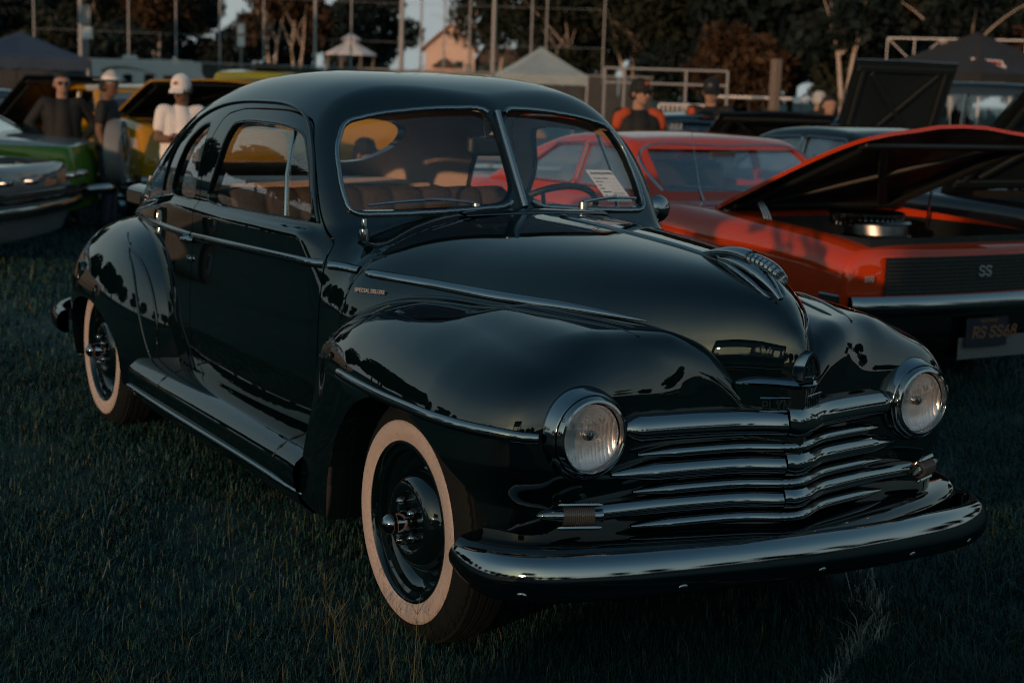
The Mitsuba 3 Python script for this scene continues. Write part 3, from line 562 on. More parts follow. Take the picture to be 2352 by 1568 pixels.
sc_, ax_ = np.array([-1.13, .335, 1.085]), np.array([-.62, 0, .78])/np.linalg.norm([-.62, 0, .78]); e1 = np.array([0, 1, 0]); e2 = np.cross(ax_, e1)
SW = add('steering_wheel', tube([sc_ + .200*(math.cos(t)*e1 + math.sin(t)*e2) for t in np.linspace(0, 2*np.pi, 49)[:-1]], .0125, 10, closed=True), 'black_trim', 50, CO)
add('spoke', cat([tube([sc_, sc_ + .2*(math.cos(t)*e1 + math.sin(t)*e2)], .008, 6) for t in (0, 2.1, 4.2)] + [tube([sc_ - ax_*.5, sc_], .022, 10)]), 'black_trim', 40, SW)
add('horn_ring', tube([sc_ + ax_*.02 + .115*(math.cos(t)*e1 + math.sin(t)*e2) for t in np.linspace(0, np.pi, 24)], .005, 6), 'chrome', 40, SW)

# the entry sheet leaning inside the glass on the driver's side
SH = thing('paper_sheet', 'white printed entry sheet headed collector car profile, leaning inside the windscreen of the black coupe', 'paper')
pc = np.array([[.372, 1.272], [.503, 1.268], [.580, 1.168], [.436, 1.162]]); pq = np.c_[ws_x(pc[:, 0], pc[:, 1]) - .034, pc]
ex_ = pq[1]-pq[0]; ey_ = (pq[0]-pq[3]); W_p, H_p = np.linalg.norm(ex_), np.linalg.norm(ey_); ex_ /= W_p; ey_ /= H_p; nz_ = np.cross(ex_, ey_); nz_ /= np.linalg.norm(nz_)
def on_sheet(m): v = m.vertices; return trimesh.Trimesh(pq[3] + v[:, :1]*ex_ + v[:, 1:2]*ey_ + v[:, 2:]*nz_, m.faces, process=False)
add('sheet', on_sheet(box(W_p, H_p, .0008, (W_p/2, H_p/2, 0))), 'paper', False, SH)
def print_(t, h, x, y, wmax=9, b='ink'):
    m = meshkit.text_mesh(t, h, .0006, bold=True); w = m.extents[0]; m.vertices *= [min(1, wmax/w), 1, 1]; m.apply_translation((x, y, .0006)); add('printing', on_sheet(m), b, False, SH)
print_('COLLECTOR CAR PROFILE', .0095, .010, H_p-.020, W_p-.016)
for k, t in enumerate(('YEAR, MAKE AND MODEL', 'BODY STYLE', 'COLOR', 'ENGINE', 'OWNERS NAME', 'CITY              STATE')):
    y = H_p - .040 - .0152*k; print_(t, .0046, .010, y); add('ruled_line', on_sheet(box(W_p*(.45 if k else .36), .0009, .0006, (W_p*(.73 if k else .78) - .004, y, .0008))), 'ink', False, SH)
print_('CAR SHOW', .0085, W_p*.42, .028, b='cap_grey')
# ------------------------------------------------------------------ other cars: one builder, each with its own outline, built about its own middle (x forward)
def paint(name, c, ior=1.6): return M_(name, {'type': 'twosided', 'b': {'type': 'plastic', 'int_ior': ior, 'diffuse_reflectance': rgb(*c), 'nonlinear': True}})
paint('orange_paint', (.68, .11, .022)); paint('green_paint', (.17, .36, .025), 1.5); paint('yellow_paint', (.58, .36, .016), 1.5)
paint('lime_paint', (.40, .40, .02), 1.5); paint('silver_paint', (.30, .32, .33), 1.5); paint('dark_paint', (.010, .014, .017), 1.6); paint('grey_paint', (.05, .06, .065), 1.6)
paint('white_paint', (.55, .56, .55), 1.5)
M_('tail_red', prin((.12, .01, .01), .2)); M_('plate_blue', prin((.010, .014, .03), .5)); M_('plate_gold', prin((.20, .10, .05), .5))
def make_car(name, label, loc, rz, paint_, top, W, cab_, wheels, zb=.24, tumble=.42, nose=.10, tail=.10, side=None, sidek=.09, hood=None, hood_angle=0, hood_paint=None, hood_crown=0.0, group=None, res=.045, roof_paint=None, rimmat='chrome', whitewall=False, bumpers=(.45, .45), lamps=True, topk=.07, R=.335, cat_='car', split=None, winfrac=(.14, .86), nowin=()):
    key = thing(name, label, cat_, group)
    xs, zs = [p[0] for p in top], [p[1] for p in top]; zt = pch(xs, zs); xf, xr = max(xs), min(xs); w = W/2
    sd = pch(*zip(*side)) if side else (lambda z: np.zeros_like(z))
    def low(x, y, z):
        u = np.sqrt(y*y + 1e-6)
        f = smax(u - (w - .10*sstep(.5, zb, z) - .03*((z-.62)/.4)**2 + sd(z)), z - (zt(x) - .025*(u/w)**4), sidek)
        f = smax(f, (x - (xf - nose*(u/w)**2.5 - .06*((z-.6)/.3)**2)), topk); f = smax(f, ((xr + tail*(u/w)**2.5 + .05*((z-.6)/.3)**2) - x), topk)
        return smax(f, zb - z, .03)
    (x0, z0), (x1, z1), (x2, z2), (x3, z3) = cab_
    def green(x, y, z):
        u = np.sqrt(y*y + 1e-6); f = u - (w - .09 - tumble*np.maximum(z - z0, 0)*.75)
        n1 = np.array([z1-z0, -(x1-x0)]); n1 /= np.linalg.norm(n1); n2 = np.array([-(z2-z3), (x2-x3)]); n2 /= np.linalg.norm(n2)
        tz = np.interp(x, [x2, x1], [z2, z1]) + .035*np.clip(1 - ((x-(x1+x2)/2)/((x1-x2)/2))**2, -1, 1) - .05*(u/w)**2
        f = smax(f, z - tz, .09); f = smax(f, (x-x0 + .10*(u/w)**2)*n1[0] + (z-z0)*n1[1], .05); f = smax(f, (x-x3)*n2[0] + (z-z3)*n2[1], .06)
        return smax(f, z0 - .15 - z, .01)
    lo, hi = (xr-.1, -w-.1, zb-.08), (xf+.1, w+.1, max(zs)+.1)
    body = to_mf(nets(low, lo, hi, res))
    for wx in wheels:
        a = np.linspace(0, np.pi, 20); pr = prism(sg.Polygon([(wx + (R+.055)*math.cos(t), R + (R+.045)*math.sin(t)) for t in a] + [(wx-R-.055, -.1), (wx+R+.055, -.1)]), w-.32, w+.3, 'y'); m = to_mf(pr); body = body - m - m.mirror((0, 1, 0))
    if hood:
        hx0, hx1, hw = hood; body = body - to_mf(box(hx1-hx0, 2*hw, .50, ((hx0+hx1)/2, 0, float(zt((hx0+hx1)/2)) + .02)))
    body = max(body.decompose(), key=lambda q: q.volume())
    if split:
        zc, p2 = split; skin('body', body.trim_by_plane((0, 0, -1), -zc), low, paint_, key); skin('upper_body', body.trim_by_plane((0, 0, 1), zc), low, p2, key)
    else: skin('body', body, low, paint_, key)
    g = to_mf(nets(green, (x3-.15, -w, z0-.2), (x0+.15, w, max(z1, z2)+.1), res)); inner = to_mf(nets(lambda x, y, z: green(x, y, z) + .035, (x3-.15, -w, z0-.2), (x0+.15, w, max(z1, z2)+.1), res))
    dz, zl = z1 - z0, z0 + .03; zh = z1 - .085*dz/.4
    fx = lambda xa, za, xb, zb_, z: xa + (xb-xa)*(z-za)/(zb_-za)
    mid = (x1+x2)/2 - .02
    sp = [('side_window', sg.Polygon([(fx(x0, z0, x1, z1, zl)-.20, zl), (fx(x0, z0, x1, z1, zh)-.17, zh), (mid+.02, zh+.01), (mid+.02, zl)])), ('side_window', sg.Polygon([(mid-.04, zl), (mid-.04, zh+.01), (fx(x3, z3, x2, z2, zh)+.22, zh-.01), (fx(x3, z3, x2, z2, zl)+.36, zl)]))]
    wi = lambda z: w - .09 - tumble*(z-z0)*.75
    cuts = [(k, to_mf(prism(rounded(list(p.exterior.coords)[:-1], .025), .1, w+.1, 'y')), p) for k, p in sp]
    front = to_mf(prism(rounded([(-wi(zl)+.11, zl), (-wi(zh)+.10, zh), (wi(zh)-.10, zh), (wi(zl)-.11, zl)], .03), mid+.05, x0+.4, 'x')); rear = to_mf(prism(rounded([(-wi(zl)+.16, zl+.02), (-wi(zh)+.14, zh-.01), (wi(zh)-.14, zh-.01), (wi(zl)-.16, zl+.02)], .03), x3-.4, mid-.3, 'x'))
    shell = g - inner
    allcuts = [c for _, c, _ in cuts] + [c.mirror((0, 1, 0)) for _, c, _ in cuts] + [front, rear]
    names = ['side_window']*4 + ['windscreen', 'rear_window']
    roof = shell
    for c in allcuts: roof = roof - c
    skin('cabin', roof, green, roof_paint or paint_, key)
    gl = (to_mf(nets(lambda x, y, z: green(x, y, z) + .012, (x3-.15, -w, z0-.2), (x0+.15, w, max(z1, z2)+.1), res)) - to_mf(nets(lambda x, y, z: green(x, y, z) + .018, (x3-.15, -w, z0-.2), (x0+.15, w, max(z1, z2)+.1), res)))
    for nme, c in zip(names, allcuts):
        pc = gl ^ c
        if pc.num_tri(): add(nme, to_tm(pc), 'window_glass', 30, key)
    # bright surrounds of the glass
    for sgn in (-1, 1):
        for k, c, p in cuts:
            e = np.array(p.buffer(-.02).buffer(.03).exterior.coords)[:-1]; yy = np.array([max([t for t in np.linspace(.2, w, 90) if green(np.array(a), np.array(t), np.array(b)) < 0], default=w*.7) for a, b in e])
            add('window_frame', tube(np.c_[e[:, 0], sgn*(yy+.002), e[:, 1]], .009, 5, closed=True), 'chrome', 40, key)
    e = np.array([(-wi(zl)+.10, zl), (-wi(zh)+.09, zh+.005), (0, zh+.02), (wi(zh)-.09, zh+.005), (wi(zl)-.10, zl)])
    ex = np.array([max([t for t in np.linspace(mid, x0+.2, 120) if green(np.array(t), np.array(a), np.array(b)) < 0], default=x1) for a, b in e])
    add('windscreen_frame', tube(spline(np.c_[ex+.004, e], 30), .011, 6), 'chrome', 40, key)
    add('interior', cat([box(.16, 1.1, .5, (mid-.15, 0, z0-.08), bevel=.05), box(.18, 1.1, .45, (x3+.55, 0, z0-.12), bevel=.05), box(.3, 1.25, .12, (x0-.35, 0, z0-.02), bevel=.04), box(x0-x3-.3, W-.35, .04, ((x0+x3)/2, 0, .42))]), 'dark_interior', 30, key)
    for wx in wheels:
        for s in (-1, 1):
            c = (wx, s*(w-.045), R)
            t = add('tyre', lathe([(.2, -s*.02), (.22, 0), (.28, s*.008), (R-.03, -s*.006), (R, -s*.045), (R, -s*.15), (R-.03, -s*.19), (.2, -s*.19)], 'y', 40, c), 'rubber', 40, key)
            if whitewall: add('whitewall', lathe([(.215, s*.002), (.25, s*.009), (.285, s*.008), (.285, 0)], 'y', 40, c), 'whitewall', 40, t)
            add('rim', lathe([(.215, s*.0), (.205, -s*.01), (.19, -s*.035), (.15, -s*.03), (.09, -s*.005), (.06, s*.005), (0, s*.012)], 'y', 32, c), rimmat, 40, t)
    for sgn, zz, nm in ((1, bumpers[0], 'front_bumper'), (-1, bumpers[1], 'rear_bumper')):
        if zz:
            yy = np.linspace(-w-.01, w+.01, 31); xx = (xf + .07 - nose*1.1*np.abs(yy/w)**2.5) if sgn > 0 else (xr - .07 + tail*1.1*np.abs(yy/w)**2.5)
            pr = [(-.02, .05), (.01, .055), (.03, .03), (.034, 0), (.028, -.03), (.008, -.05), (-.02, -.045)]
            add(nm, sweep(np.c_[xx, yy, yy*0+zz], [(sgn*a, b) for a, b in pr][::sgn], (0, 0, 1)), 'chrome', 40, key)
    if lamps:
        for s in (-1, 1):
            c = np.array([xf-.055-nose*.6, s*w*.74, .66]); h = add('headlamp', lathe([(.095, -.06), (.098, .035), (.085, .05), (.08, .035)], 'x', 24, c), 'chrome', 40, key); add('lens', lathe([(.082, .034), (.05, .05), (0, .055)], 'x', 24, c), 'lamp_lens', 40, h)
            add('tail_lamp', lathe([(.06, .03), (.06, -.03), (.04, -.045), (0, -.05)], 'x', 20, (xr+.03+tail*.6, s*w*.76, .66)), 'tail_red', 40, key)
    if hood:
        n = 15; xx = np.linspace(hx0, hx1, n); yy = np.linspace(-hw+.008, hw-.008, 9); g_, y_ = np.meshgrid(xx, yy, indexing='ij'); z_ = zt(g_) - .025*(y_/w)**4 + .012 + .018*np.exp(-(y_/.28)**4) + hood_crown*(1-(y_/hw)**2)*((g_-hx0)/(hx1-hx0))
        p = np.stack([g_, y_, z_], -1).reshape(-1, 3); i, j = np.meshgrid(np.arange(n-1), np.arange(8), indexing='ij'); q = np.stack([i*9+j, (i+1)*9+j, (i+1)*9+j+1, i*9+j+1], -1).reshape(-1, 4)
        ring = np.array([i*9 for i in range(n)] + [(n-1)*9+j for j in range(1, 9)] + [i*9+8 for i in range(n-2, -1, -1)] + [j for j in range(7, 0, -1)]); r2 = np.roll(ring, -1); qs = np.stack([ring, ring+len(p), r2+len(p), r2], 1)
        pan = np.vstack([p, p - [0, 0, .022]]); piv = np.array([hx0, 0, float(zt(hx0))]); a = math.radians(hood_angle); Rm = np.array([[math.cos(a), 0, -math.sin(a)], [0, 1, 0], [math.sin(a), 0, math.cos(a)]])
        tr = lambda v: (v - piv) @ Rm.T + piv
        H = add('hood', trimesh.Trimesh(tr(pan), np.vstack([q[:, [0, 1, 2]], q[:, [0, 2, 3]], qs[:, [0, 1, 2]], qs[:, [0, 2, 3]]]), process=False), hood_paint or paint_, 30, key)
        add('underside', trimesh.Trimesh(tr(p - [0, 0, .020]), np.vstack([q[:, [0, 2, 1]], q[:, [0, 3, 2]]]), process=False), 'black_trim', 30, H)
        und = cat([box(.07, 2*hw-.1, .03, (hx0+.1, 0, -.015), bevel=.008), box(.07, 2*hw-.1, .03, (hx1-.1, 0, -.015), bevel=.008)] + [box(hx1-hx0-.2, .06, .03, ((hx0+hx1)/2, s*(hw-.14), -.015), bevel=.008) for s in (-1, 1)] + [box(math.hypot(hx1-hx0-.3, hw*1.3), .05, .026, ((hx0+hx1)/2, 0, -.015), rz=s*math.atan2(hw*1.3, hx1-hx0-.3), bevel=.006) for s in (-1, 1)])
        v = und.vertices; v[:, 2] += zt(v[:, 0]) - .020 + hood_crown*(1-(v[:, 1]/hw)**2)*((v[:, 0]-hx0)/(hx1-hx0)); und.vertices = tr(v); add('bracing', und, 'black_trim', False, H)
        bz = float(zt((hx0+hx1)/2)) - .235; liner = to_tm(Manifold.cube((hx1-hx0-.004, 2*hw-.004, .36), True) - Manifold.cube((hx1-hx0-.02, 2*hw-.02, .36), True).translate((0, 0, .02))); liner.apply_translation(((hx0+hx1)/2, 0, bz + .02)); add('engine_bay', liner, 'black_trim', False, key)
        zc = float(zt((hx0+hx1)/2))
        add('engine', cat([box(.62, .50, .30, ((hx0+hx1)/2-.1, 0, zc-.38), bevel=.04)] + [box(.55, .14, .09, ((hx0+hx1)/2-.1, s*.25, zc-.17), bevel=.03) for s in (-1, 1)]), 'dark_interior', 30, key)
        add('air_cleaner', lathe([(0, .06), (.19, .055), (.20, .04), (.185, .03), (.185, -.025), (.20, -.035), (.19, -.05), (0, -.05)], 'z', 32, ((hx0+hx1)/2-.05, 0, zc-.06)), 'satin_chrome', 35, key)
        add('prop_rod', tube([tr(np.array([[hx0+.45, hw-.1, zt(hx0+.45)]]))[0], (hx0+.35, hw-.06, zt(hx0+.35)-.1)], .008, 6), 'satin_chrome', 40, key)
    place(key, mat(loc, rz)); return key
# the orange one beside the coupe
OR_ = make_car('muscle_car', 'orange red muscle car with its hood propped open, parked beside the black coupe', (-4.315, 3.685, 0), 0, 'orange_paint',
    [(-2.33, .80), (-2.25, .90), (-1.6, .945), (-.8, .925), (.0, .925), (.45, .925), (.9, .905), (1.5, .882), (1.9, .855), (2.15, .825), (2.30, .785), (2.345, .74)], 1.84,
    [(.47, .93), (-.02, 1.285), (-.95, 1.275), (-1.65, .95)], (1.50, -1.24), nose=.10, sidek=.16, topk=.04, hood=(.90, 2.22, .735), hood_angle=24.5, hood_crown=.055, res=.030, tumble=.50, bumpers=(.505, .50), lamps=False, R=.33, rimmat='satin_chrome')
def loc_(key, M, parent=OR_): scene[key]['to_world'] = T4((mat((-4.315, 3.685, 0)) @ M).tolist()); return key
o = lambda k, m, b, s=30, p=OR_: loc_(add(k, m, b, s, p), np.eye(4))
gy = np.linspace(-.70, .70, 29); gx = lambda y: 2.352 - .10*np.abs(np.asarray(y)/.92)**2.5
gp = rounded([(-.72, .555), (-.73, .70), (-.70, .752), (.70, .752), (.73, .70), (.72, .555)], .03)
m = trimesh.creation.extrude_polygon(gp, .02, engine='earcut'); 
G = o('grille', cat([sweep(np.c_[gx(gy)-.006, gy, gy*0+.655], [(-.02, .098), (.012, .098), (.012, -.098), (-.02, -.098)], (0, 0, 1))]), 'black_trim')
for k in range(9): o('grille_bar', sweep(np.c_[gx(gy)+.002, gy, gy*0+.575+.020*k], [(0, .003), (.012, .003), (.012, -.003), (0, -.003)], (0, 0, 1)), 'dark_interior', False, G)
o('grille_trim', tube(np.c_[gx(gy)+.006, gy, gy*0+.552], .004, 6), 'orange_paint', 40, G)
def text_on(key, text, h, pos, bsdf, parent, depth=.004, tilt=0.0, off=(-4.315, 3.685, 0), ex=(0, 1, 0), slant=0.0):
    m = meshkit.text_mesh(text, h, depth, bold=True); v = m.vertices; v[:, 0] += slant*v[:, 1]; ex = np.array(ex, float); ez = np.array([0, 0, 1.0]); nn = np.cross(ex, ez)
    v = v[:, :1]*ex + v[:, 1:2]*ez + v[:, 2:]*nn + np.array(pos); return loc_(add(key, trimesh.Trimesh(v, m.faces, process=False), bsdf, False, parent), np.eye(4))
text_on('badge', 'SS', .058, (2.366, -.075, .645), 'badge_silver', G)
text_on('badge', '350', .030, (2.322, -.865, .635), 'badge_silver', OR_, ex=(-.12, 1, 0))
o('marker_lamp', box(.16, .02, .055, (2.13, -.915, .53), bevel=.008), 'chrome')
py = np.linspace(-.80, .80, 15)
o('valance', sweep(np.c_[gx(py)-.02, py, py*0+.36], [(-.05, .13), (0, .12), (.02, .02), (-.01, -.11), (-.05, -.12)], (0, 0, 1)), 'dark_paint')
P_ = o('licence_plate', box(.008, .32, .16, (2.40, -.01, .345), bevel=.003), 'plate_blue', False)
text_on('plate_text', 'RS SS68', .062, (2.405, -.135, .315), 'plate_gold', P_, .002, slant=.2)
text_on('plate_text', 'CALIFORNIA', .016, (2.405, -.075, .400), 'plate_gold', P_, .002)
o('chin_panel', box(.01, .62, .12, (2.37, .12, .255), bevel=.003), 'silver_paint', False)
o('antenna', tube([(.62, -.60, .92), (.60, -.62, 1.0), (.55, -.66, 1.33)], [.012, .004, .002], 6), 'chrome', 40)
o('wiper', tube(spline([(.60, -.15, .955), (.50, -.4, .985), (.44, -.62, .99)], 12), .006, 6), 'satin_chrome', 40)
o('rear_view_mirror', box(.03, .22, .055, (.10, -.05, 1.17), bevel=.012), 'dark_interior', 30)
for yy in (-.70, -.62):
    for k in range(3): o('hood_hinge', tube(spline([(.92+.02*k, yy, .90), (.98+.025*k, yy, .86), (1.06+.03*k, yy, .78)] if yy < -.65 else [(1.10+.02*k, yy, .99), (1.20+.025*k, yy, .92), (1.26+.03*k, yy, .78)], 12), .006, 6), 'satin_chrome', 40)
ribs = [box(.006, .012, .07, (1.42 + .21*math.cos(t), .0 + .21*math.sin(t), .875), rz=t) for t in np.linspace(0, 2*np.pi, 41)[:-1]]
o('cleaner_fins', cat(ribs + [lathe([(0, .045), (.21, .042), (.225, .035), (.225, .03)], 'z', 36, (1.42, 0, .875))]), 'chrome', False); tag(OR_ + '__cleaner_fins', kind='stuff')
# ------------------------------------------------------------------ the rest of the show: parked cars with the outlines the photograph shows of them
SED = [(-2.5, .70), (-2.4, .84), (-1.6, .90), (-.6, .90), (.6, .90), (1.2, .89), (2.0, .86), (2.4, .80), (2.5, .70)]
CABS = [(.75, .90), (.15, 1.36), (-.95, 1.36), (-1.55, .90)]
# right of the orange car
B_ = make_car('dark_coupe', 'black muscle car with its hood raised, behind the orange red muscle car', (-5.1, 6.4, 0), 0, 'dark_paint',
    [(-2.35, .78), (-2.2, .92), (-1.2, .95), (.5, .94), (1.4, .92), (2.1, .88), (2.35, .78)], 1.88, [(.45, .94), (-.05, 1.33), (-1.05, 1.33), (-1.75, .97)], (1.45, -1.30), hood=(.90, 2.2, .74), hood_angle=50, rimmat='satin_chrome')
add('antenna', tube([(-5.5, 7.1, .9), (-5.52, 7.12, 1.62)], [.01, .003], 6), 'chrome', 40, B_)
C_ = make_car('black_car', 'black car with a tall rounded hood standing upright, in front of the black canopy', (-9.98, 9.9, 0), math.radians(-8), 'dark_paint', SED, 1.86, CABS, (1.5, -1.4), hood=(.95, 2.15, .70), hood_angle=72, rimmat='satin_chrome', hood_paint='dark_paint')
D_ = make_car('van', 'dark van with a roof ledge, seen past the upright black hood', (-11.2, 15.05, 0), math.radians(4), 'dark_paint',
    [(-2.5, 1.05), (-2.3, 1.12), (-.2, 1.12), (1.0, 1.10), (1.4, 1.06), (2.2, 1.02), (2.45, .9)], 1.95, [(1.05, 1.10), (.62, 1.88), (-2.0, 1.90), (-2.35, 1.10)], (1.5, -1.4), zb=.32, tumble=.16, R=.37)
E__ = make_car('black_sedan', 'black sedan with a wide flat hood raised before the man in the black cap', (-9.7, 7.95, 0), math.radians(-22), 'dark_paint', SED, 1.9, CABS, (1.5, -1.4), hood=(.95, 2.2, .60), hood_angle=27, rimmat='satin_chrome')
L_ = make_car('silver_sedan', 'silver sedan whose roof shows past the right corner of the black coupe', (-9.54, 5.27, 0), math.radians(-30), 'silver_paint', SED, 1.85, [(.75, .90), (.1, 1.50), (-1.05, 1.48), (-1.6, .90)], (1.5, -1.4))
# left edge: the pale car's tail, the green car with the covered spare wheel, the yellow ones
F_ = make_car('pale_sedan', 'pale grey sedan seen from behind, with clustered tail lamps and ribbed chrome bumper', (-10.25, -1.87, 0), math.radians(235), 'silver_paint',
    [(-2.6, .80), (-2.5, .84), (-1.6, .88), (-.4, .90), (.8, .90), (1.8, .88), (2.4, .82), (2.5, .7)], 1.98, [(.7, .90), (.15, 1.32), (-1.0, 1.32), (-1.5, .90)], (1.5, -1.25), lamps=False, tail=.10, bumpers=(.5, .50))
def local(key_parent, key, m, b, M, s=40):
    k = add(key, m, b, s, key_parent); scene[k]['to_world'] = T4(M.tolist()); return k
MF = mat((-10.2, -1.77, 0), math.radians(235))
for y0, n in ((.42, 3), (.78, 4), (-.42, 3), (-.78, 4)):
    for k in range(n):
        y = y0 + math.copysign(.052*(k-(n-1)/2), 1); xx = -2.60 + .10*abs(y/.99)**2.5
        t = local(F_, 'tail_lamp', lathe([(.030, 0), (.029, -.05), (.022, -.07), (0, -.075)], 'x', 14, (0, 0, 0)), 'satin_chrome', MF @ mat((xx+.01, y, .74)))
        local(t.split('__')[0] + '__' + t.split('__')[1], 'lens', lathe([(.02, -.068), (0, -.084)], 'x', 12, (0, 0, 0)), 'tail_red', MF @ mat((xx+.01, y, .74)))
yy = np.linspace(-.96, .96, 25); xx = -2.63 + .10*np.abs(yy/.99)**2.5
for k, z in enumerate((.645, .615, .585)): local(F_, 'chrome_rib', sweep(np.c_[xx, yy, yy*0+z], [(.02, .012), (-.012, .008), (-.012, -.008), (.02, -.012)][::-1], (0, 0, 1)), 'chrome' if k != 1 else 'black_trim', MF)
G_ = make_car('green_car', 'lime green and white classic car with a covered spare wheel on its tail', (-13.0, -.70, 0), math.radians(244), 'green_paint',
    [(-2.55, .72), (-2.45, .90), (-1.5, .96), (-.3, .93), (.9, .93), (1.8, .90), (2.4, .85), (2.5, .7)], 1.92, [(.6, .93), (.15, 1.34), (-1.0, 1.34), (-1.70, .95)], (1.45, -1.30), split=(.885, 'white_paint'), roof_paint='grey_paint', whitewall=True, rimmat='green_paint', lamps=False, tail=.06)
MG = mat((-13.0, -.70, 0), math.radians(244))
sp = local(G_, 'spare_wheel', lathe([(0, .10), (.26, .10), (.33, .07), (.355, .0), (.33, -.08), (.26, -.11), (.15, -.105), (.12, -.07), (0, -.06)], 'x', 40, (-2.74, 0, .80)), 'silver_paint', MG)
local(sp.split('__')[0] + '__' + sp.split('__')[1], 'emblem', cat([lathe([(0, -.115), (.10, -.10), (.11, -.09)], 'x', 24, (-2.74, 0, .80)), box(.02, .05, .18, (-2.86, .2, .9), bevel=.008)]), 'chrome', MG)
for s in (-1, 1): local(G_, 'bumper_guard', tube([(-2.72, s*.45, .47), (-2.78, s*.55, .47), (-2.76, s*.80, .48), (-2.55, s*.97, .48)], [.05, .06, .055, .03], 12), 'chrome', MG)
local(G_, 'exhaust_tip', tube([(-2.5, -.5, .30), (-2.75, -.5, .29)], .03, 10), 'chrome', MG)
H_ = make_car('yellow_car', 'golden yellow classic car with its hood propped up, behind the man in the white cap', (-14.7, 3.05, 0), math.radians(2), 'yellow_paint',
    [(-2.4, .95), (-2.2, 1.08), (-1.0, 1.14), (.2, 1.15), (1.2, 1.13), (2.0, 1.08), (2.3, .95)], 1.82, [(.55, 1.13), (.20, 1.46), (-1.1, 1.48), (-1.7, 1.12)], (1.45, -1.35), zb=.36, hood=(.72, 2.1, .72), hood_angle=21, tumble=.2, hood_paint='yellow_paint')
HY = make_car('yellow_car', 'olive yellow car seen through the rear window of the black coupe', (-14.6, 6.1, 0), math.radians(72), 'yellow_paint',
    [(-2.4, .95), (-2.2, 1.10), (-1.0, 1.18), (.2, 1.18), (1.2, 1.16), (2.0, 1.10), (2.3, .95)], 1.82, [(.75, 1.16), (.35, 1.50), (-1.1, 1.50), (-1.6, 1.14)], (1.45, -1.35), zb=.36, tumble=.2)
I_ = make_car('lime_van', 'lime yellow van whose roof with dark gear shows above the black coupe', (-20.6, 6.75, 0), math.radians(-20), 'lime_paint',
    [(-2.3, 1.05), (-2.0, 1.12), (-.2, 1.12), (1.0, 1.10), (1.4, 1.06), (2.2, 1.02), (2.45, .9)], 1.80, [(1.35, 1.10), (1.0, 1.74), (-1.6, 1.76), (-2.0, 1.10)], (1.5, -1.4), zb=.32, tumble=.10)
k_ = add('roof_gear', cat([box(.9, .45, .10, (0, .1, 1.84), bevel=.03), box(.3, .5, .06, (.5, .15, 1.83), bevel=.02)]), 'black_trim', 30, I_); scene[k_]['to_world'] = T4(mat((-20.6, 6.75, 0), math.radians(-20)).tolist())
J_ = make_car('black_roadster', 'black car with a domed hood raised, left of the woman in sunglasses', (-17.2, 1.54, 0), math.radians(20), 'dark_paint', SED, 1.86, CABS, (1.5, -1.4), hood=(.95, 2.15, .62), hood_angle=36)
N_ = make_car('grey_car', 'grey car at the left edge, under the blue canopy', (-23.7, .8, 0), math.radians(75), 'grey_paint', SED, 1.86, CABS, (1.5, -1.4))
# cars behind the photographer, seen only as dark shapes mirrored in the chrome and paint
for k, (x, y, a, w_) in enumerate(((13.5, 2.0, 200, 'ahead of the black coupe'), (12.0, 7.5, 185, 'furthest ahead of the orange red car'), (7.5, -10.5, 95, 'behind the photographer'))):
    dup(C_ if k % 2 else N_, 'parked_car', mat((x, y, 0), math.radians(a)) @ np.linalg.inv(mat((-9.98, 9.9, 0), math.radians(-8)) if k % 2 else mat((-23.7, .8, 0), math.radians(75))), 'dark parked car outside the picture, ' + w_, 'car', 'cars behind the photographer')
make_car('camper_van', 'tall dark camper van outside the picture, parked behind the photographer', (6.05, -7.76, 0), math.radians(-57), 'dark_paint',
    [(-2.5, 1.2), (-2.3, 1.3), (-.2, 1.3), (1.0, 1.28), (1.5, 1.2), (2.2, 1.1), (2.45, .95)], 2.0, [(1.35, 1.28), (.95, 2.88), (-2.05, 2.92), (-2.35, 1.28)], (1.5, -1.4), zb=.34, tumble=.04, R=.38, res=.06)
# ------------------------------------------------------------------ people
for nme, c in dict(skin_a=(.30, .19, .14), skin_b=(.13, .075, .05), cloth_black=(.005, .008, .009), cloth_white=(.62, .63, .63), cloth_orange=(.34, .055, .014), jeans=(.03, .04, .06), hair_dark=(.012, .010, .009), cloth_grey=(.10, .11, .12), straw=(.16, .16, .15), lips=(.22, .10, .08)).items(): M_(nme, prin(c, .8))
def limb(joints, ref=.022, it=6):
    """one smooth surface from chains of (point, radius)"""
    parts = []
    for ch in joints:
        for (a, ra), (b, rb) in zip(ch[:-1], ch[1:]):
            sa = trimesh.creation.icosphere(2, ra); sa.apply_translation(a); sb = trimesh.creation.icosphere(2, rb); sb.apply_translation(b)
            parts.append(Manifold.batch_hull([to_mf(sa), to_mf(sb)]))
    m = to_tm(Manifold.batch_boolean(parts, m3.OpType.Add).refine_to_length(ref)); trimesh.smoothing.filter_taubin(m, .5, -.53, it); return m
def hand(w, d, s, curl=.5):
    """five fingers from the wrist w along the direction d; s = the side the thumb is on"""
    d = np.array(d, float); d /= np.linalg.norm(d); side = np.cross(d, (0, 0, 1.0)); side = side/np.linalg.norm(side) if np.linalg.norm(side) > .1 else np.array([0, 1.0, 0]); dn = np.cross(side, d)
    dn = dn if dn[2] < 0 else -dn
    ch = [[(w, .024), (w + d*.05, .030), (w + d*.085, .028)]]
    for k, (o_, l) in enumerate(((-.030, .062), (-.010, .074), (.010, .070), (.028, .054))):
        b = w + d*.085 + side*o_; m_ = b + d*l*.55 + dn*curl*.02; e = m_ + d*l*.35 + dn*curl*.045; ch.append([(b, .0095), (m_, .0088), (e, .0075)])
    b = w + d*.035 + side*s*.028; ch.append([(b, .012), (b + d*.032 + side*s*.022, .0105), (b + d*.06 + side*s*.02 + dn*.01, .0085)])
    return ch
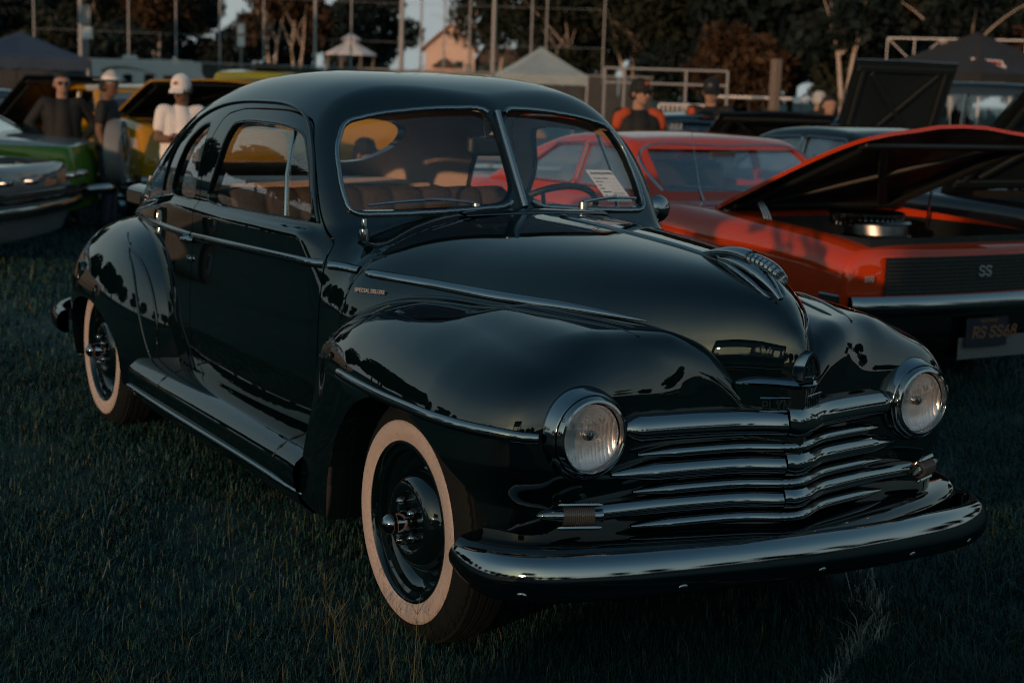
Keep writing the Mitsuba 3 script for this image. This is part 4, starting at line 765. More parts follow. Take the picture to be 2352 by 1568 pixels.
def person(label, loc, facing, h=1.72, skin='skin_a', top='cloth_black', legs='jeans', arms='down', hat=None, hair='hair_dark', hair_long=False, glasses=False, build=1.0, head_turn=0.0, head_tilt=0.0, seated=False, sleeves='long', extra=None, group=None):
    P = thing('person', label, 'person', group); k = h/1.72; S = lambda *p: np.array(p)*k
    hip = .92 if not seated else .46; dz = hip - .92
    b = build
    L = lambda x, y, z: S(x, y, z + dz)
    sh = [L(0, .185*b, 1.40), L(0, -.185*b, 1.40)]
    if arms == 'crossed':
        el = [L(.06, .25*b, 1.13), L(.06, -.25*b, 1.13)]; wr = [L(.21, -.04, 1.15), L(.23, .05, 1.11)]; hd = [(0.1, -1, .1), (.1, 1, .15)]
    elif arms == 'hips':
        el = [L(-.05, .36*b, 1.14), L(-.05, -.36*b, 1.14)]; wr = [L(.05, .20*b, .98), L(.05, -.20*b, .98)]; hd = [(.6, -.6, -.5), (.6, .6, -.5)]
    else:
        el = [L(-.02, .25*b, 1.12), L(-.02, -.25*b, 1.12)]; wr = [L(.06, .25*b, .88), L(.06, -.25*b, .88)]; hd = [(.15, 0, -1), (.15, 0, -1)]
    bare = []
    for i in (0, 1):
        q = el[i] if sleeves == 'long' else sh[i]*.45 + el[i]*.55
        bare.append([(el[i], .042*k), (wr[i], .028*k)] if sleeves == 'short' else [(el[i]*.15 + wr[i]*.85, .031*k), (wr[i], .027*k)])
        if sleeves == 'short': bare.append([(sh[i]*.4 + el[i]*.6, .043*k), (el[i], .042*k)])
        bare += hand(wr[i], hd[i], 1 if i else -1)
    tilt = head_tilt; hc = L(.025, 0, 1.60); f = np.array([math.cos(head_turn)*math.cos(tilt), math.sin(head_turn)*math.cos(tilt), math.sin(tilt)]); sd = np.array([-math.sin(head_turn), math.cos(head_turn), 0]); up = np.cross(f, sd)
    Q = lambda a, b_, c: hc + k*(a*f + b_*sd + c*up)
    head = [[(Q(-.022, 0, .035), .088*k), (Q(.012, 0, .03), .083*k), (Q(.028, 0, -.045), .062*k), (Q(.055, 0, -.075), .032*k)], [(L(-.01, 0, 1.40), .064*k), (Q(-.015, 0, -.06), .056*k)],
            [(Q(.088, 0, .015), .011*k), (Q(.108, 0, -.020), .0145*k)], [(Q(.082, -.018, -.022), .010*k), (Q(.082, .018, -.022), .010*k)], [(Q(.085, -.025, -.052), .009*k), (Q(.085, .025, -.052), .009*k)],
            [(Q(.074, -.045, .035), .011*k), (Q(.086, 0, .035), .010*k), (Q(.074, .045, .035), .011*k)]] + [[(Q(-.005, s*.082, .012), .014*k), (Q(-.015, s*.088, -.020), .010*k)] for s in (-1, 1)]
    legs_ch = []
    for s in (1, -1):
        a = L(0, .095*b*s, .92)
        if seated: kn, an = L(.42, .11*s, .92), S(.45, .11*s, .09)
        else: kn, an = S(.02, .11*b*s, .50), S(-.01, .12*b*s, .09)
        legs_ch.append([(a, .098*k*b), (kn, .066*k), (an, .048*k)])
    core = [[(L(0, 0, 1.42), .05*k), (L(0, 0, 1.2), .06*k)]] + [[(L(0, 0, 1.36), .05*k), (sh[i], .035*k), (el[i], .03*k), (wr[i], .024*k)] for i in (0, 1)]
    body = limb(head + bare + core, .017, 3); add('body', body, skin, 60, P)
    shirt = [[(L(0, .09*b, .96), .125*k*b), (L(0, .085*b, 1.12), .118*k*b), (L(0, .10*b, 1.27), .118*k*b), (L(-.005, .12*b, 1.36), .085*k)], [(L(0, -.09*b, .96), .125*k*b), (L(0, -.085*b, 1.12), .118*k*b), (L(0, -.10*b, 1.27), .118*k*b), (L(-.005, -.12*b, 1.36), .085*k)],
             [(L(.04*b, 0, 1.0), .13*k*b), (L(.03, 0, 1.28), .115*k*b), (L(-.01, 0, 1.40), .085*k)]]
    for i in (0, 1):
        e = el[i] if sleeves == 'long' else sh[i]*.38 + el[i]*.62
        shirt.append([(L(-.005, (.12 if i == 0 else -.12)*b, 1.38), .078*k), (sh[i], .070*k), (e, .056*k if sleeves == 'long' else .064*k)] + ([(el[i]*.1 + wr[i]*.9, .041*k)] if sleeves == 'long' else []))
    sm_ = limb(shirt, .024, 5); v = sm_.vertices; v += .006*(meshkit.fbm(v*[14, 14, 9], 3)[:, None] - .5)*np.sign(sm_.vertex_normals)*np.abs(sm_.vertex_normals); add('shirt', trimesh.Trimesh(v, sm_.faces, process=False), top, 60, P)
    add('trousers', limb(legs_ch + [[(L(0, .06*b, .95), .125*k*b), (L(0, -.06*b, .95), .125*k*b)]], .03, 5), legs, 60, P)
    for s in (1, -1):
        x0 = S(.45, .11*s, .05) if seated else S(-.01, .12*b*s, .05); add('shoe', limb([[(x0 + [-.04, 0, 0], .042*k), (x0 + [.06, 0, 0], .043*k), (x0 + [.17, .01*s, -.008], .034*k)]], .02, 3), 'black_trim', 60, P)
    add('eye', cat([trimesh.creation.icosphere(1, .0115*k).apply_translation(Q(.076, s*.031, .018)) for s in (-1, 1)]), 'hair_dark', True, P)
    add('mouth', tube([Q(.091, -.024, -.051), Q(.096, 0, -.050), Q(.091, .024, -.051)], .004*k, 5), 'lips', True, P)
    if glasses: add('sunglasses', cat([lathe([(0, .006), (.024*k, .004), (.026*k, 0), (.024*k, -.004)], 'x', 14).apply_transform(np.block([[np.stack([f, sd, up], 1), Q(.098, s*.033, .016)[:, None]], [np.zeros((1, 3)), np.ones((1, 1))]])) for s in (-1, 1)] + [tube([Q(.1, -.06, .022), Q(.105, 0, .024), Q(.1, .06, .022)], .003*k, 5)] + [tube([Q(.098, s*.058, .022), Q(0, s*.088, .02)], .003*k, 5) for s in (-1, 1)]), 'hair_dark', True, P)
    if hair:
        hm = limb([[(Q(-.032, 0, .055), .090*k), (Q(.005, 0, .068), .072*k)], [(Q(-.045, -.03, .0), .070*k), (Q(-.045, .03, .0), .070*k)]] + ([[(Q(-.05, s*.055, .02), .06*k), (Q(-.055, s*.075, -.10), .05*k), (Q(-.05, s*.08, -.22), .035*k)] for s in (-1, 1)] if hair_long else []), .018, 3); add('hair', hm, hair, 60, P)
    if hat:
        mm = hat[1]
        if hat[0] == 'cap':
            cr = limb([[(Q(-.025, 0, .075), .092*k), (Q(.010, 0, .080), .086*k)], [(Q(-.02, 0, .045), .098*k), (Q(.008, 0, .05), .094*k)]], .018, 3)
            a = np.linspace(-1, 1, 13); br = np.array([[Q(.085 + .085*math.sqrt(max(0, 1-t*t*.9))*u, t*.075, .066 - .022*u*u - .02*t*t) for u in (0, .5, 1)] for t in a]).reshape(-1, 3)
            i, j = np.meshgrid(np.arange(12), np.arange(2), indexing='ij'); q = np.stack([i*3+j, (i+1)*3+j, (i+1)*3+j+1, i*3+j+1], -1).reshape(-1, 4); n_ = len(br); qq = np.vstack([q, q[:, ::-1] + n_]); bm = trimesh.Trimesh(np.vstack([br, br - [0, 0, .006]]), np.vstack([qq[:, [0, 1, 2]], qq[:, [0, 2, 3]]]), process=False)
            c = add('cap', cr, mm, 60, P); add('brim', bm, mm, 30, c)
            if len(hat) > 2: add('cap_patch', trimesh.creation.icosphere(2, .028*k).apply_transform(np.diag([1, 1, .8, 1])).apply_translation(Q(.078, 0, .105)), hat[2], True, c)
        else:
            c = add('hat', limb([[(Q(-.012, 0, .085), .095*k), (Q(-.008, 0, .13), .075*k)]], .02, 3), mm, 60, P)
            add('brim', cat([lathe([(.085*k, .012), (.14*k, .002), (.185*k, .012), (.19*k, .008), (.14*k, -.006), (.085*k, .002)], 'z', 36).apply_translation(Q(-.01, 0, .075))]), mm, 40, c)
            if len(hat) > 2: add('hat_band', lathe([(.097*k, -.012), (.100*k, .0), (.094*k, .03)], 'z', 30).apply_translation(Q(-.011, 0, .09)), hat[2], 40, c)
    if extra: extra(P, L, k)
    place(P, mat((loc[0], loc[1], loc[2] if len(loc) > 2 else 0), facing)); return P
cam_dir = lambda x, y: math.atan2(CAM[1]-y, CAM[0]-x)
def chest_mark(P, L, k): add('chest_print', cat([box(.012, .11, .035, tuple(L(.118, .06, 1.26)), bevel=.004)]), 'cloth_grey', False, P)
def neck_tee(P, L, k): add('tee_collar', limb([[(L(.06, 0, 1.36), .045*k), (L(.105, 0, 1.24), .035*k)]], .02, 3), 'cloth_white', 60, P)
def orange_yoke(P, L, k):
    for s in (-1, 1): add('shoulder_panel', limb([[(L(.012, s*.15, 1.40), .072*k), (L(.022, s*.215, 1.375), .064*k), (L(.02, s*.235, 1.29), .060*k)]], .024, 3), 'cloth_orange', 60, P)
    neck_tee(P, L, k)
def red_flash(P, L, k): add('shoulder_flash', limb([[(L(.03, -.20, 1.39), .056*k), (L(.075, -.19, 1.28), .052*k)]], .024, 3), 'cloth_orange', 60, P)
person('woman in black with sunglasses and cropped hair, standing left of the hatted man', (-12.41, 1.37), cam_dir(-12.4, 1.4) + .15, 1.58, glasses=True, top='cloth_black', arms='hips', build=1.05)
person('man in black seen in profile in a grey and white brimmed hat', (-11.95, 1.72), cam_dir(-12, 1.7) + 1.25, 1.57, top='cloth_black', skin='skin_b', hat=('hat', 'cap_grey', 'cloth_white'), sleeves='short', head_tilt=-.25, head_turn=-.1)
person('man in a white T-shirt and white cap with crossed arms, beside the yellow car', (-9.7, 1.76), cam_dir(-9.7, 1.76) + .25, 1.57, skin='skin_b', top='cloth_white', arms='crossed', hat=('cap', 'cloth_white', 'cloth_orange'), sleeves='short', head_tilt=-.35, head_turn=-.75, extra=chest_mark)
person('seated man in a black cap, seen through the rear window of the black coupe', (-7.28, 2.46, 0.0), cam_dir(-7.2, 2.5) + .8, 1.52, top='cloth_grey', hat=('cap', 'cloth_black'), seated=True, head_turn=.1)
person('man in a black jacket with orange shoulders and a black cap, gazing right', (-8.62, 6.08), cam_dir(-8.6, 6.1) + .35, 1.68, top='cloth_black', hat=('cap', 'cloth_black', 'cloth_orange'), glasses=True, head_turn=.45, extra=orange_yoke, build=1.12)
person('man in a black cap and black and orange jacket, standing behind a raised black hood', (-9.77, 7.88), cam_dir(-9.8, 7.9) - .1, 1.73, top='cloth_black', hat=('cap', 'cloth_black', 'cloth_grey'), head_tilt=-.3, extra=red_flash, build=1.1)
person('grey haired man with his back turned, between the black hoods', (-12.71, 12.14), cam_dir(-12.7, 12.1) + 2.2, 1.68, top='cloth_black', hair='cap_grey')
person('woman with long dark hair, beside the tall black hood', (-9.9, 9.75), cam_dir(-9.6, 9.6) + .5, 1.60, top='cloth_black', hair_long=True)
add('stool', cat([box(.38, .38, .05, (-7.27, 2.50, .385), bevel=.01)] + [tube([(-7.27+a*.15, 2.5+b*.15, .38), (-7.27+a*.19, 2.5+b*.19, 0)], .014, 6) for a in (-1, 1) for b in (-1, 1)]), 'dark_interior', 40)
tag('stool', 'folding stool under the man seated behind the black coupe', 'stool')
# ------------------------------------------------------------------ the ground and what stands far off
M_('turf', prin(proc(lambda p, n, uv: mix(mix((.004, .026, .031), (.006, .030, .031), fbm(p.x*3, p.y*3, 1.0)), (.026, .032, .020), smoothstep(.58, .75, fbm(p.x*9, p.y*9, 5.0))*.6)), .95))
M_('grass_blades', {'type': 'twosided', 'b': {'type': 'principled', 'base_color': {'type': 'mesh_attribute', 'name': 'vertex_color'}, 'roughness': .6, 'specular': .25}})
def ground_z(x, y):
    """level round the cars, rising as a bank far off on the right"""
    dx, dy = x - 3.6, y + 2.62; d = np.hypot(dx, dy); side = (dx*.62 + dy*.785)/np.maximum(d, 1e-6)          # 1 towards the bank
    return 3.3*sstep(30, 72, d)*sstep(.10, .42, side)
gx_ = np.concatenate([-np.geomspace(600, 14, 46), np.linspace(-13, 13, 27), np.geomspace(14, 600, 30)]); GX, GY = np.meshgrid(gx_, -gx_[::-1], indexing='ij'); GZ = ground_z(GX, GY) - .012
i, j = np.meshgrid(np.arange(len(gx_)-1), np.arange(len(gx_)-1), indexing='ij'); n_ = len(gx_); q = np.stack([i*n_+j, (i+1)*n_+j, (i+1)*n_+j+1, i*n_+j+1], -1).reshape(-1, 4)
k_ = add('grass_field', trimesh.Trimesh(np.stack([GX, GY, GZ], -1).reshape(-1, 3), np.vstack([q[:, [0, 1, 2]], q[:, [0, 2, 3]]]), process=False), 'turf', True); tag(k_, 'dark mown grass field under the parked cars', kind='structure')
# blades: dense near the camera, thinner and broader away from it
def blades(n, rmin, rmax, hmean, wid, seed):
    r_ = np.random.default_rng(seed); yaw0 = YAW + (r_.random(n)-.5)*.86; d = np.sqrt(r_.random(n)*(rmax**2-rmin**2) + rmin**2)
    x, y = CAM[0] + d*np.cos(yaw0), CAM[1] + d*np.sin(yaw0)
    under = (np.abs(y) < .72) & (x > -3.9) & (x < .6); keep = ~under | (r_.random(n) < .8); x, y, d = x[keep], y[keep], d[keep]; n = len(x)
    clump = meshkit.fbm(np.stack([x*2.2, y*2.2, x*0], 1), 3, seed=3); keep = r_.random(n) < np.clip(.25 + 1.5*(clump-.25), .15, 1); x, y, d, clump = x[keep], y[keep], d[keep], clump[keep]; n = len(x)
    h = hmean*(.45 + .9*r_.random(n)**1.5)*(.6 + .9*clump); tall = r_.random(n) < .012; h = np.where(tall, h*2.6, h)
    a = r_.random(n)*2*np.pi; lean = (.25 + .9*r_.random(n))*h; bx, by_ = np.cos(a), np.sin(a); w = wid*(.6 + .8*r_.random(n)); pa = a + np.pi/2 + (r_.random(n)-.5)*1.2; px, py_ = np.cos(pa)*w, np.sin(pa)*w
    z0 = np.full(n, -.012)
    b0 = np.stack([x-px, y-py_, z0], 1); b1 = np.stack([x+px, y+py_, z0], 1)
    m0 = np.stack([x + bx*lean*.35 - px*.7, y + by_*lean*.35 - py_*.7, h*.62], 1); m1 = np.stack([x + bx*lean*.35 + px*.7, y + by_*lean*.35 + py_*.7, h*.62], 1)
    t = np.stack([x + bx*lean, y + by_*lean, h*(.80 + .2*r_.random(n))], 1)
    v = np.stack([b0, b1, m0, m1, t], 1).reshape(-1, 3); k = np.arange(n)[:, None]*5; f = np.concatenate([k + [0, 1, 3], k + [0, 3, 2], k + [2, 3, 4]], 1).reshape(-1, 3)
    base = np.array([.005, .036, .040])*(.55 + .9*r_.random((n, 1))); hue = r_.random((n, 1)); base = np.where(hue < .10, np.array([.030, .060, .03])*(.6 + .7*r_.random((n, 1))), base); base = np.where(hue > .985, np.array([.12, .10, .06])*(.5 + .8*r_.random((n, 1))), base)
    line = (np.abs((y - .95) + (x - .11)*1.19 + .05*np.sin(x*9)) < .055 + .04*np.sin(x*23)) & (x > -.2) & (x < 1.6) & (r_.random(n) < .5)
    base = np.where(line[:, None], np.array([.30, .32, .32])*(.5 + .6*r_.random((n, 1))), base)
    return v, f, np.repeat(base, 5, 0)
bl = [blades(190000, 2.0, 4.2, .036, .0014, 1), blades(190000, 4.2, 8.5, .040, .0023, 2), blades(110000, 8.5, 20, .055, .006, 4)]
def stalks(n, seed):
    r_ = np.random.default_rng(seed); V, F_, C_ = [], [], []
    for _ in range(n):
        x, y = (r_.normal(.15, .35), -.93 - abs(r_.normal(0, .10))) if r_.random() < .5 else (r_.uniform(-1.5, 2.6), r_.uniform(-2.6, -.95)); h = r_.uniform(.09, .20); a = r_.random()*6.28; ln = r_.uniform(.1, .4)*h
        top = np.array([x + ln*math.cos(a), y + ln*math.sin(a), h]); segs = [(np.array([x, y, 0]), top, .0011)] + [(top, top + np.array([math.cos(a + q)*.5, math.sin(a + q)*.5, .8])*h*.28, .0009) for q in (0, 2.1, 4.2)]
        for p0, p1, w in segs:
            s_ = np.array([math.sin(a), -math.cos(a), 0])*w; k = sum(len(v) for v in V); V.append(np.array([p0 - s_, p0 + s_, p1 + s_*.5, p1 - s_*.5])); F_.append(np.array([[k, k+1, k+2], [k, k+2, k+3]])); C_.append(np.tile([.05, .06, .03], (4, 1))*r_.uniform(.5, 1.3))
    return np.vstack(V), np.vstack(F_), np.vstack(C_)
bl.append(stalks(170, 9))
off = np.cumsum([0] + [len(b[0]) for b in bl]); V = np.vstack([b[0] for b in bl]); Fc = np.vstack([b[1] + o_ for b, o_ in zip(bl, off)]); Cc = np.vstack([b[2] for b in bl])
k_ = numbered('grass'); scene[k_] = mikit.ply(trimesh.Trimesh(V, Fc, process=False), 'grass_blades', smooth=False, color=Cc); tag(k_, 'short dark green grass with stray straw coloured blades and flecks of old white line paint', 'grass', kind='stuff')

# --- canopies
for nme, c in dict(canvas_grey=(.24, .31, .33), canvas_blue=(.018, .04, .075), canvas_black=(.016, .018, .020), banner_red=(.16, .012, .02)).items():
    M_(nme, prin(proc(lambda p, n, uv, c=c: mi.Color3f(*c)*(.88 + .24*fbm(p.x*4, p.y*4, p.z*4))), .8))
M_('pole_white', prin((.5, .5, .5), .5)); M_('galvanised', prin((.22, .24, .25), .5)); M_('wood_pole', prin((.14, .12, .10), .8))
def canopy(label, c, rz, w, apex, eave, drop, bsdf, zb=0):
    K = thing('canopy', label, 'canopy'); N = 12
    a = np.linspace(-1, 1, 2*N+1); X, Y = np.meshgrid(a, a, indexing='ij'); r = np.maximum(np.abs(X), np.abs(Y)); sag = 1 - r
    corner = np.abs(X*Y); Z = eave + (apex-eave)*(sag**1.12) - .09*(1-(np.minimum(np.abs(X), np.abs(Y))/np.maximum(r, 1e-6)))*np.sin(np.pi*r)*.9 + .02*(meshkit.fbm(np.stack([X*3, Y*3, X*0], -1), 2)-.5)
    v = np.stack([X*w/2, Y*w/2, Z], -1).reshape(-1, 3); n = 2*N+1; i, j = np.meshgrid(np.arange(n-1), np.arange(n-1), indexing='ij'); q = np.stack([i*n+j, (i+1)*n+j, (i+1)*n+j+1, i*n+j+1], -1).reshape(-1, 4)
    add('roof', trimesh.Trimesh(v, np.vstack([q[:, [0, 1, 2]], q[:, [0, 2, 3]]]), process=False), bsdf, 25, K)
    for s in range(4):
        t = np.linspace(-1, 1, 25); P0 = np.c_[t*w/2, np.full(25, w/2 + .004), np.full(25, eave)]; wav = .02*np.sin(t*9 + s)
        P1 = P0 + np.c_[t*0, wav, np.full(25, -drop) - .03*np.abs(np.sin(t*12))]; v = np.vstack([P0, P1]); v = v @ mat(rz=s*np.pi/2)[:3, :3].T
        k = np.arange(24); add('valance', trimesh.Trimesh(v, np.vstack([np.stack([k, k+1, k+26], 1), np.stack([k, k+26, k+25], 1)]), process=False), bsdf, 40, K)
    for sx in (-1, 1):
        for sy in (-1, 1): add('leg', tube([(sx*(w/2-.03), sy*(w/2-.03), zb), (sx*(w/2-.03), sy*(w/2-.03), eave)], .022, 6), 'pole_white', 40, K)
    place(K, mat((c[0], c[1], 0), rz)); return K
canopy('pale grey peaked canopy in the middle, above the roof of the black coupe', (-43.5, 26.45), YAW + .12, 3.05, 3.22, 2.22, .34, 'canvas_grey')
canopy('dark blue canopy at the upper left', (-37.4, 6.55), YAW + .3, 3.4, 2.72, 2.05, .30, 'canvas_blue')
KB = canopy('black peaked canopy with a red banner at the upper right', (-16.6, 19.5), YAW + .55, 3.0, 2.95, 2.15, .25, 'canvas_black')
bn = np.array([-15.55, 18.75, 2.26]); e_ = np.array([.60, .80, -.10]); e_ /= np.linalg.norm(e_); 
BN = thing('banner', 'red banner with white letters on the slope of the black canopy', 'banner')
u_ = np.array([-.30, .22, .93]); u_ -= e_*(u_@e_); u_ /= np.linalg.norm(u_); w_ = np.cross(e_, u_)
def pane(key, pts, th, b, parent, off=0):
    m = trimesh.creation.extrude_polygon(sg.Polygon(pts), th, engine='earcut'); v = m.vertices; return add(key, trimesh.Trimesh(bn + v[:, :1]*e_ + v[:, 1:2]*u_ + (v[:, 2:]+off)*w_, m.faces, process=False), b, False, parent)
pane('border', [(-.36, .13), (.20, .15), (.36, -.13), (-.06, -.15)], .012, 'cloth_white', BN); pane('field', [(-.32, .112), (.185, .13), (.325, -.112), (-.05, -.13)], .012, 'banner_red', BN, .004)
m = meshkit.text_mesh('WARN', .11, .006, bold=True); v = m.vertices; add('lettering', trimesh.Trimesh(bn + (v[:, :1]-.18)*e_ + (v[:, 1:2]-.055)*u_ + (v[:, 2:]+.016)*w_, m.faces, process=False), 'cloth_white', False, BN)

# --- truss gate behind it
TR = thing('stage_truss', 'metal truss beam on posts behind the black canopy', 'truss'); a, b_ = np.array([-28.5, 28.9, 0]), np.array([-22.9, 34.0, 0])
for z in (3.43, 2.74): add('chord', tube([a + [0, 0, z], b_ + [0, 0, z]], .026, 8), 'pole_white', 40, TR)
for k in range(11):
    p, p2 = a + (b_-a)*k/10, a + (b_-a)*min(1, (k+1)/10); add('strut', tube([p + [0, 0, 2.74], p + [0, 0, 3.43]], .018, 6), 'pole_white', 40, TR)
    if k < 10: add('brace', tube([p + [0, 0, 3.43 if k % 2 == 0 else 2.74], p2 + [0, 0, 2.74 if k % 2 == 0 else 3.43]], .016, 6), 'pole_white', 40, TR)
for t in (.46, 1.0): p = a + (b_-a)*t; add('post', tube([p + [0, 0, ground_z(p[0], p[1]) - .1], p + [0, 0, 2.74]], .035, 8), 'pole_white', 40, TR)
# --- speaker tower
SP = thing('speaker_tower', 'narrow pale speaker column on a splayed stand before the trees', 'tower'); p = np.array([-30.6, 26.6, float(ground_z(np.array(-30.6), np.array(26.6)))])
add('column', box(.25, .25, 1.5, p + [0, 0, 2.0], bevel=.02), 'wood_pole', False, SP)
for s in (-1, 1): add('leg', tube([p + [0, 0, 1.3], p + [.25*s, .2*s, 0]], .03, 6), 'pole_white', 40, SP)

# --- outfield wall, tall poles, rails, barriers
M_('wall_dark', prin(proc(lambda p, n, uv: mi.Color3f(.035, .04, .042)*(.75 + .5*fbm(p.x*.8, p.y*.8, p.z*2))), .9))
W_ = thing('outfield_wall', 'long dark grey wall behind the cars and the trailer', 'wall'); wp = spline([(-80.5, 12.0), (-78.0, 21.5), (-74.5, 31), (-70.4, 39.3), (-65.2, 47.3)], 41)
for k in range(40):
    p, p2 = wp[k], wp[k+1]; l = np.linalg.norm(p2-p); add('panel', box(l-.03, .10, 2.55, ((p+p2)[0]/2, (p+p2)[1]/2, 1.25 + .004*(k % 2)), rz=math.atan2(*(p2-p)[::-1]), bevel=.01), 'wall_dark', False, W_)
add('cap_rail', tube([(x, y, 2.60) for x, y in wp], .05, 6), 'galvanised', 40, W_)
poles = [(77, -82.1, 17.3, .055), (187, -81.5, 19.7, .14), (297, -80.8, 22.2, .06), (405, -80.1, 24.7, .055), (505, -79.3, 27.0, .06), (605, -78.4, 29.3, .055), (725, -77.3, 32.0, .10), (808, -76.5, 33.9, .055), (920, -75.2, 36.5, .16), (968, -74.7, 37.5, .07), (1018, -74.1, 38.7, .055), (1078, -73.4, 40.0, .06), (1135, -72.7, 41.2, .14), (1220, -71.6, 43.1, .06), (1255, -71.1, 43.8, .05), (1385, -69, 46.4, .05)]
for k, (_, x, y, r) in enumerate(poles):
    K = thing('net_pole', ('thick' if r > .09 else 'thin') + ' tall grey pole rising from the dark wall, ' + ('first', 'second', 'third', 'fourth', 'fifth', 'sixth', 'seventh', 'eighth', 'ninth', 'tenth', 'eleventh', 'twelfth', 'thirteenth', 'fourteenth', 'fifteenth', 'sixteenth')[k] + ' from the left', 'pole', 'tall poles along the outfield wall')
    add('shaft', tube([(x, y, 0), (x, y, 13)], [r, r*.8], 10), 'galvanised', 40, K); add('collar', lathe([(r, 0), (r*1.3, .01), (r*1.3, .12), (r, .13)], 'z', 12, (x, y, 3.2 + .4*(k % 3))), 'galvanised', 40, K)
WR = thing('net_cables', 'thin steel cables strung between the tall poles', 'cable')
for z in (4.2, 6.4, 8.6): add('cable', tube([(x, y, z) for _, x, y, _ in poles], .012, 4), 'galvanised', 40, WR)
def board_sign(label, c, w, h, n=1, dark=False, post=True, text=None):
    K = thing('sign', label, 'sign'); rz = YAW
    for k in range(n): add('board', box(.03, w, h, (c[0], c[1], c[2] - k*(h+.12)), rz=rz, bevel=.005), 'galvanised' if dark else 'cloth_white', False, K)
    if post: add('post', tube([(c[0]+.06*math.cos(rz), c[1]+.06*math.sin(rz), 0), (c[0]+.06*math.cos(rz), c[1]+.06*math.sin(rz), c[2]+h/2)], .04, 6), 'galvanised', 40, K)
    if text:
        m = meshkit.text_mesh(text, h*.62, .02, bold=True); v = m.vertices; ex = np.array([math.cos(rz-np.pi/2), math.sin(rz-np.pi/2), 0]); nn = -np.array([math.cos(rz), math.sin(rz), 0]); v = np.array(c) + (v[:, :1]-w*.2)*ex + (v[:, 1:2]-h*.31)*np.array([0, 0, 1.]) + (v[:, 2:]+.018)*nn
        add('lettering', trimesh.Trimesh(v, m.faces, process=False), 'cloth_white', False, K)
    return K
board_sign('pair of stacked grey boards on the second pole from the left', (-73.7, 17.85, 4.75), .62, .95, 1, True); board_sign('white board under the grey boards at the upper left', (-73.6, 17.95, 3.85), .55, .6, 1)
board_sign('white square sign over a smaller white sign before the dark trees', (-75.1, 26.7, 4.5), .40, .55, 2); board_sign('grey sign with a white letter half hidden by the upright black hood', (-14.9, 15.55, 1.78), .55, .42, 1, True, True, 'E')
RA = thing('pipe_rail', 'white pipe frame on the grass bank behind the man with orange shoulders', 'rail'); rp = [(-21.24, 14.21), (-21.0, 14.52), (-20.3, 15.51), (-19.8, 16.15)]
for x, y in rp: add('post', tube([(x, y, 0), (x, y, 2.08)], .028, 8), 'galvanised', 40, RA)
for z in (2.08, 1.80): add('rail', tube([(x, y, z) for x, y in rp], .024, 8), 'galvanised', 40, RA)
BA = thing('crowd_barrier', 'upright barred barrier between the two men in orange and black', 'barrier'); a, b_ = np.array([-14.15, 10.38, 0]), np.array([-13.75, 10.90, 0])
for z in (1.44, .15): add('rail', tube([a + [0, 0, z], b_ + [0, 0, z]], .02, 6), 'pole_white', 40, BA)
for k in range(11): p = a + (b_-a)*k/10; add('bar', tube([p + [0, 0, 0.0 if k in (0, 10) else .15], p + [0, 0, 1.44]], .014 if 0 < k < 10 else .02, 6), 'pole_white', 40, BA)
for k, (x, y, l) in enumerate(((-33.6, 27.7, 'left golf cart with a white roof on the grass bank'), (-32.6, 28.95, 'right golf cart with a pale roof on the grass bank'))):
    K = thing('golf_cart', l, 'golf cart', 'golf carts on the bank'); g = float(ground_z(np.array(x), np.array(y))); rz = .35
    add('roof', box(1.6, 1.15, .08, (x, y, g + 1.62), rz=rz, bevel=.03), 'cloth_white', False, K)
    for sx in (-1, 1):
        for sy in (-1, 1): d = mat(rz=rz)[:3, :3] @ np.array([sx*.7, sy*.5, 0]); add('post', tube([(x+d[0], y+d[1], g + .6), (x+d[0]*.95, y+d[1]*.95, g + 1.6)], .02, 6), 'dark_interior', 40, K); add('wheel', lathe([(.0, -.06), (.2, -.06), (.22, 0), (.2, .06), (0, .06)], 'y', 18).apply_transform(mat((x+d[0]*.9, y+d[1]*1.02, g + .22), rz)), 'rubber', 40, K)
    add('body', box(1.7, 1.05, .30, (x, y, g + .42), rz=rz, bevel=.06), 'white_paint', False, K); add('seat', cat([box(.5, 1.0, .14, (x, y, g + .66), rz=rz, bevel=.03), box(.1, 1.0, .45, (x - .25*math.cos(rz), y - .25*math.sin(rz), g + .92), rz=rz, bevel=.03)]), 'seat_cloth', False, K)

# --- travel trailer
M_('siding', prin(proc(lambda p, n, uv: mi.Color3f(.50, .51, .51)*(.94 + .12*fbm(p.x*2, p.y*2, p.z*2))), .5))
TV = thing('travel_trailer', 'white travel trailer with dark windows and swoosh stripes at the upper left', 'trailer'); L_t, H_t = 5.3, 2.2; MT = mat((-67.9, 19.4, .35), math.atan2(5.07, 1.55))
def tv(key, m, b, s=30, p=TV): k = add(key, m, b, s, p); scene[k]['to_world'] = T4(MT.tolist()); return k
sil = rounded([(-2.65, 0), (-2.65, 2.15), (2.0, 2.2), (2.65, 1.3), (2.5, .3), (2.2, 0)], .12); body = prism(sil, -1.1, 1.1, 'y'); sh = tv('shell', body, 'siding')
for k in range(22): tv('siding_strip', box(5.0, .012, .085, (-.08, -1.106, .10 + .094*k), bevel=.004), 'siding', False, sh)
for xw, w, zw, h in ((1.5, .42, 1.25, .44), (.85, .42, 1.25, .44), (-.02, .46, 1.25, .5), (-1.0, .40, 1.25, .44), (-1.72, .25, 1.45, .16)): f = tv('window', box(w, .03, h, (xw, -1.125, zw), bevel=.008), 'black_trim', False); tv('pane', box(w-.08, .02, h-.08, (xw, -1.14, zw)), 'black_paint', False, f)
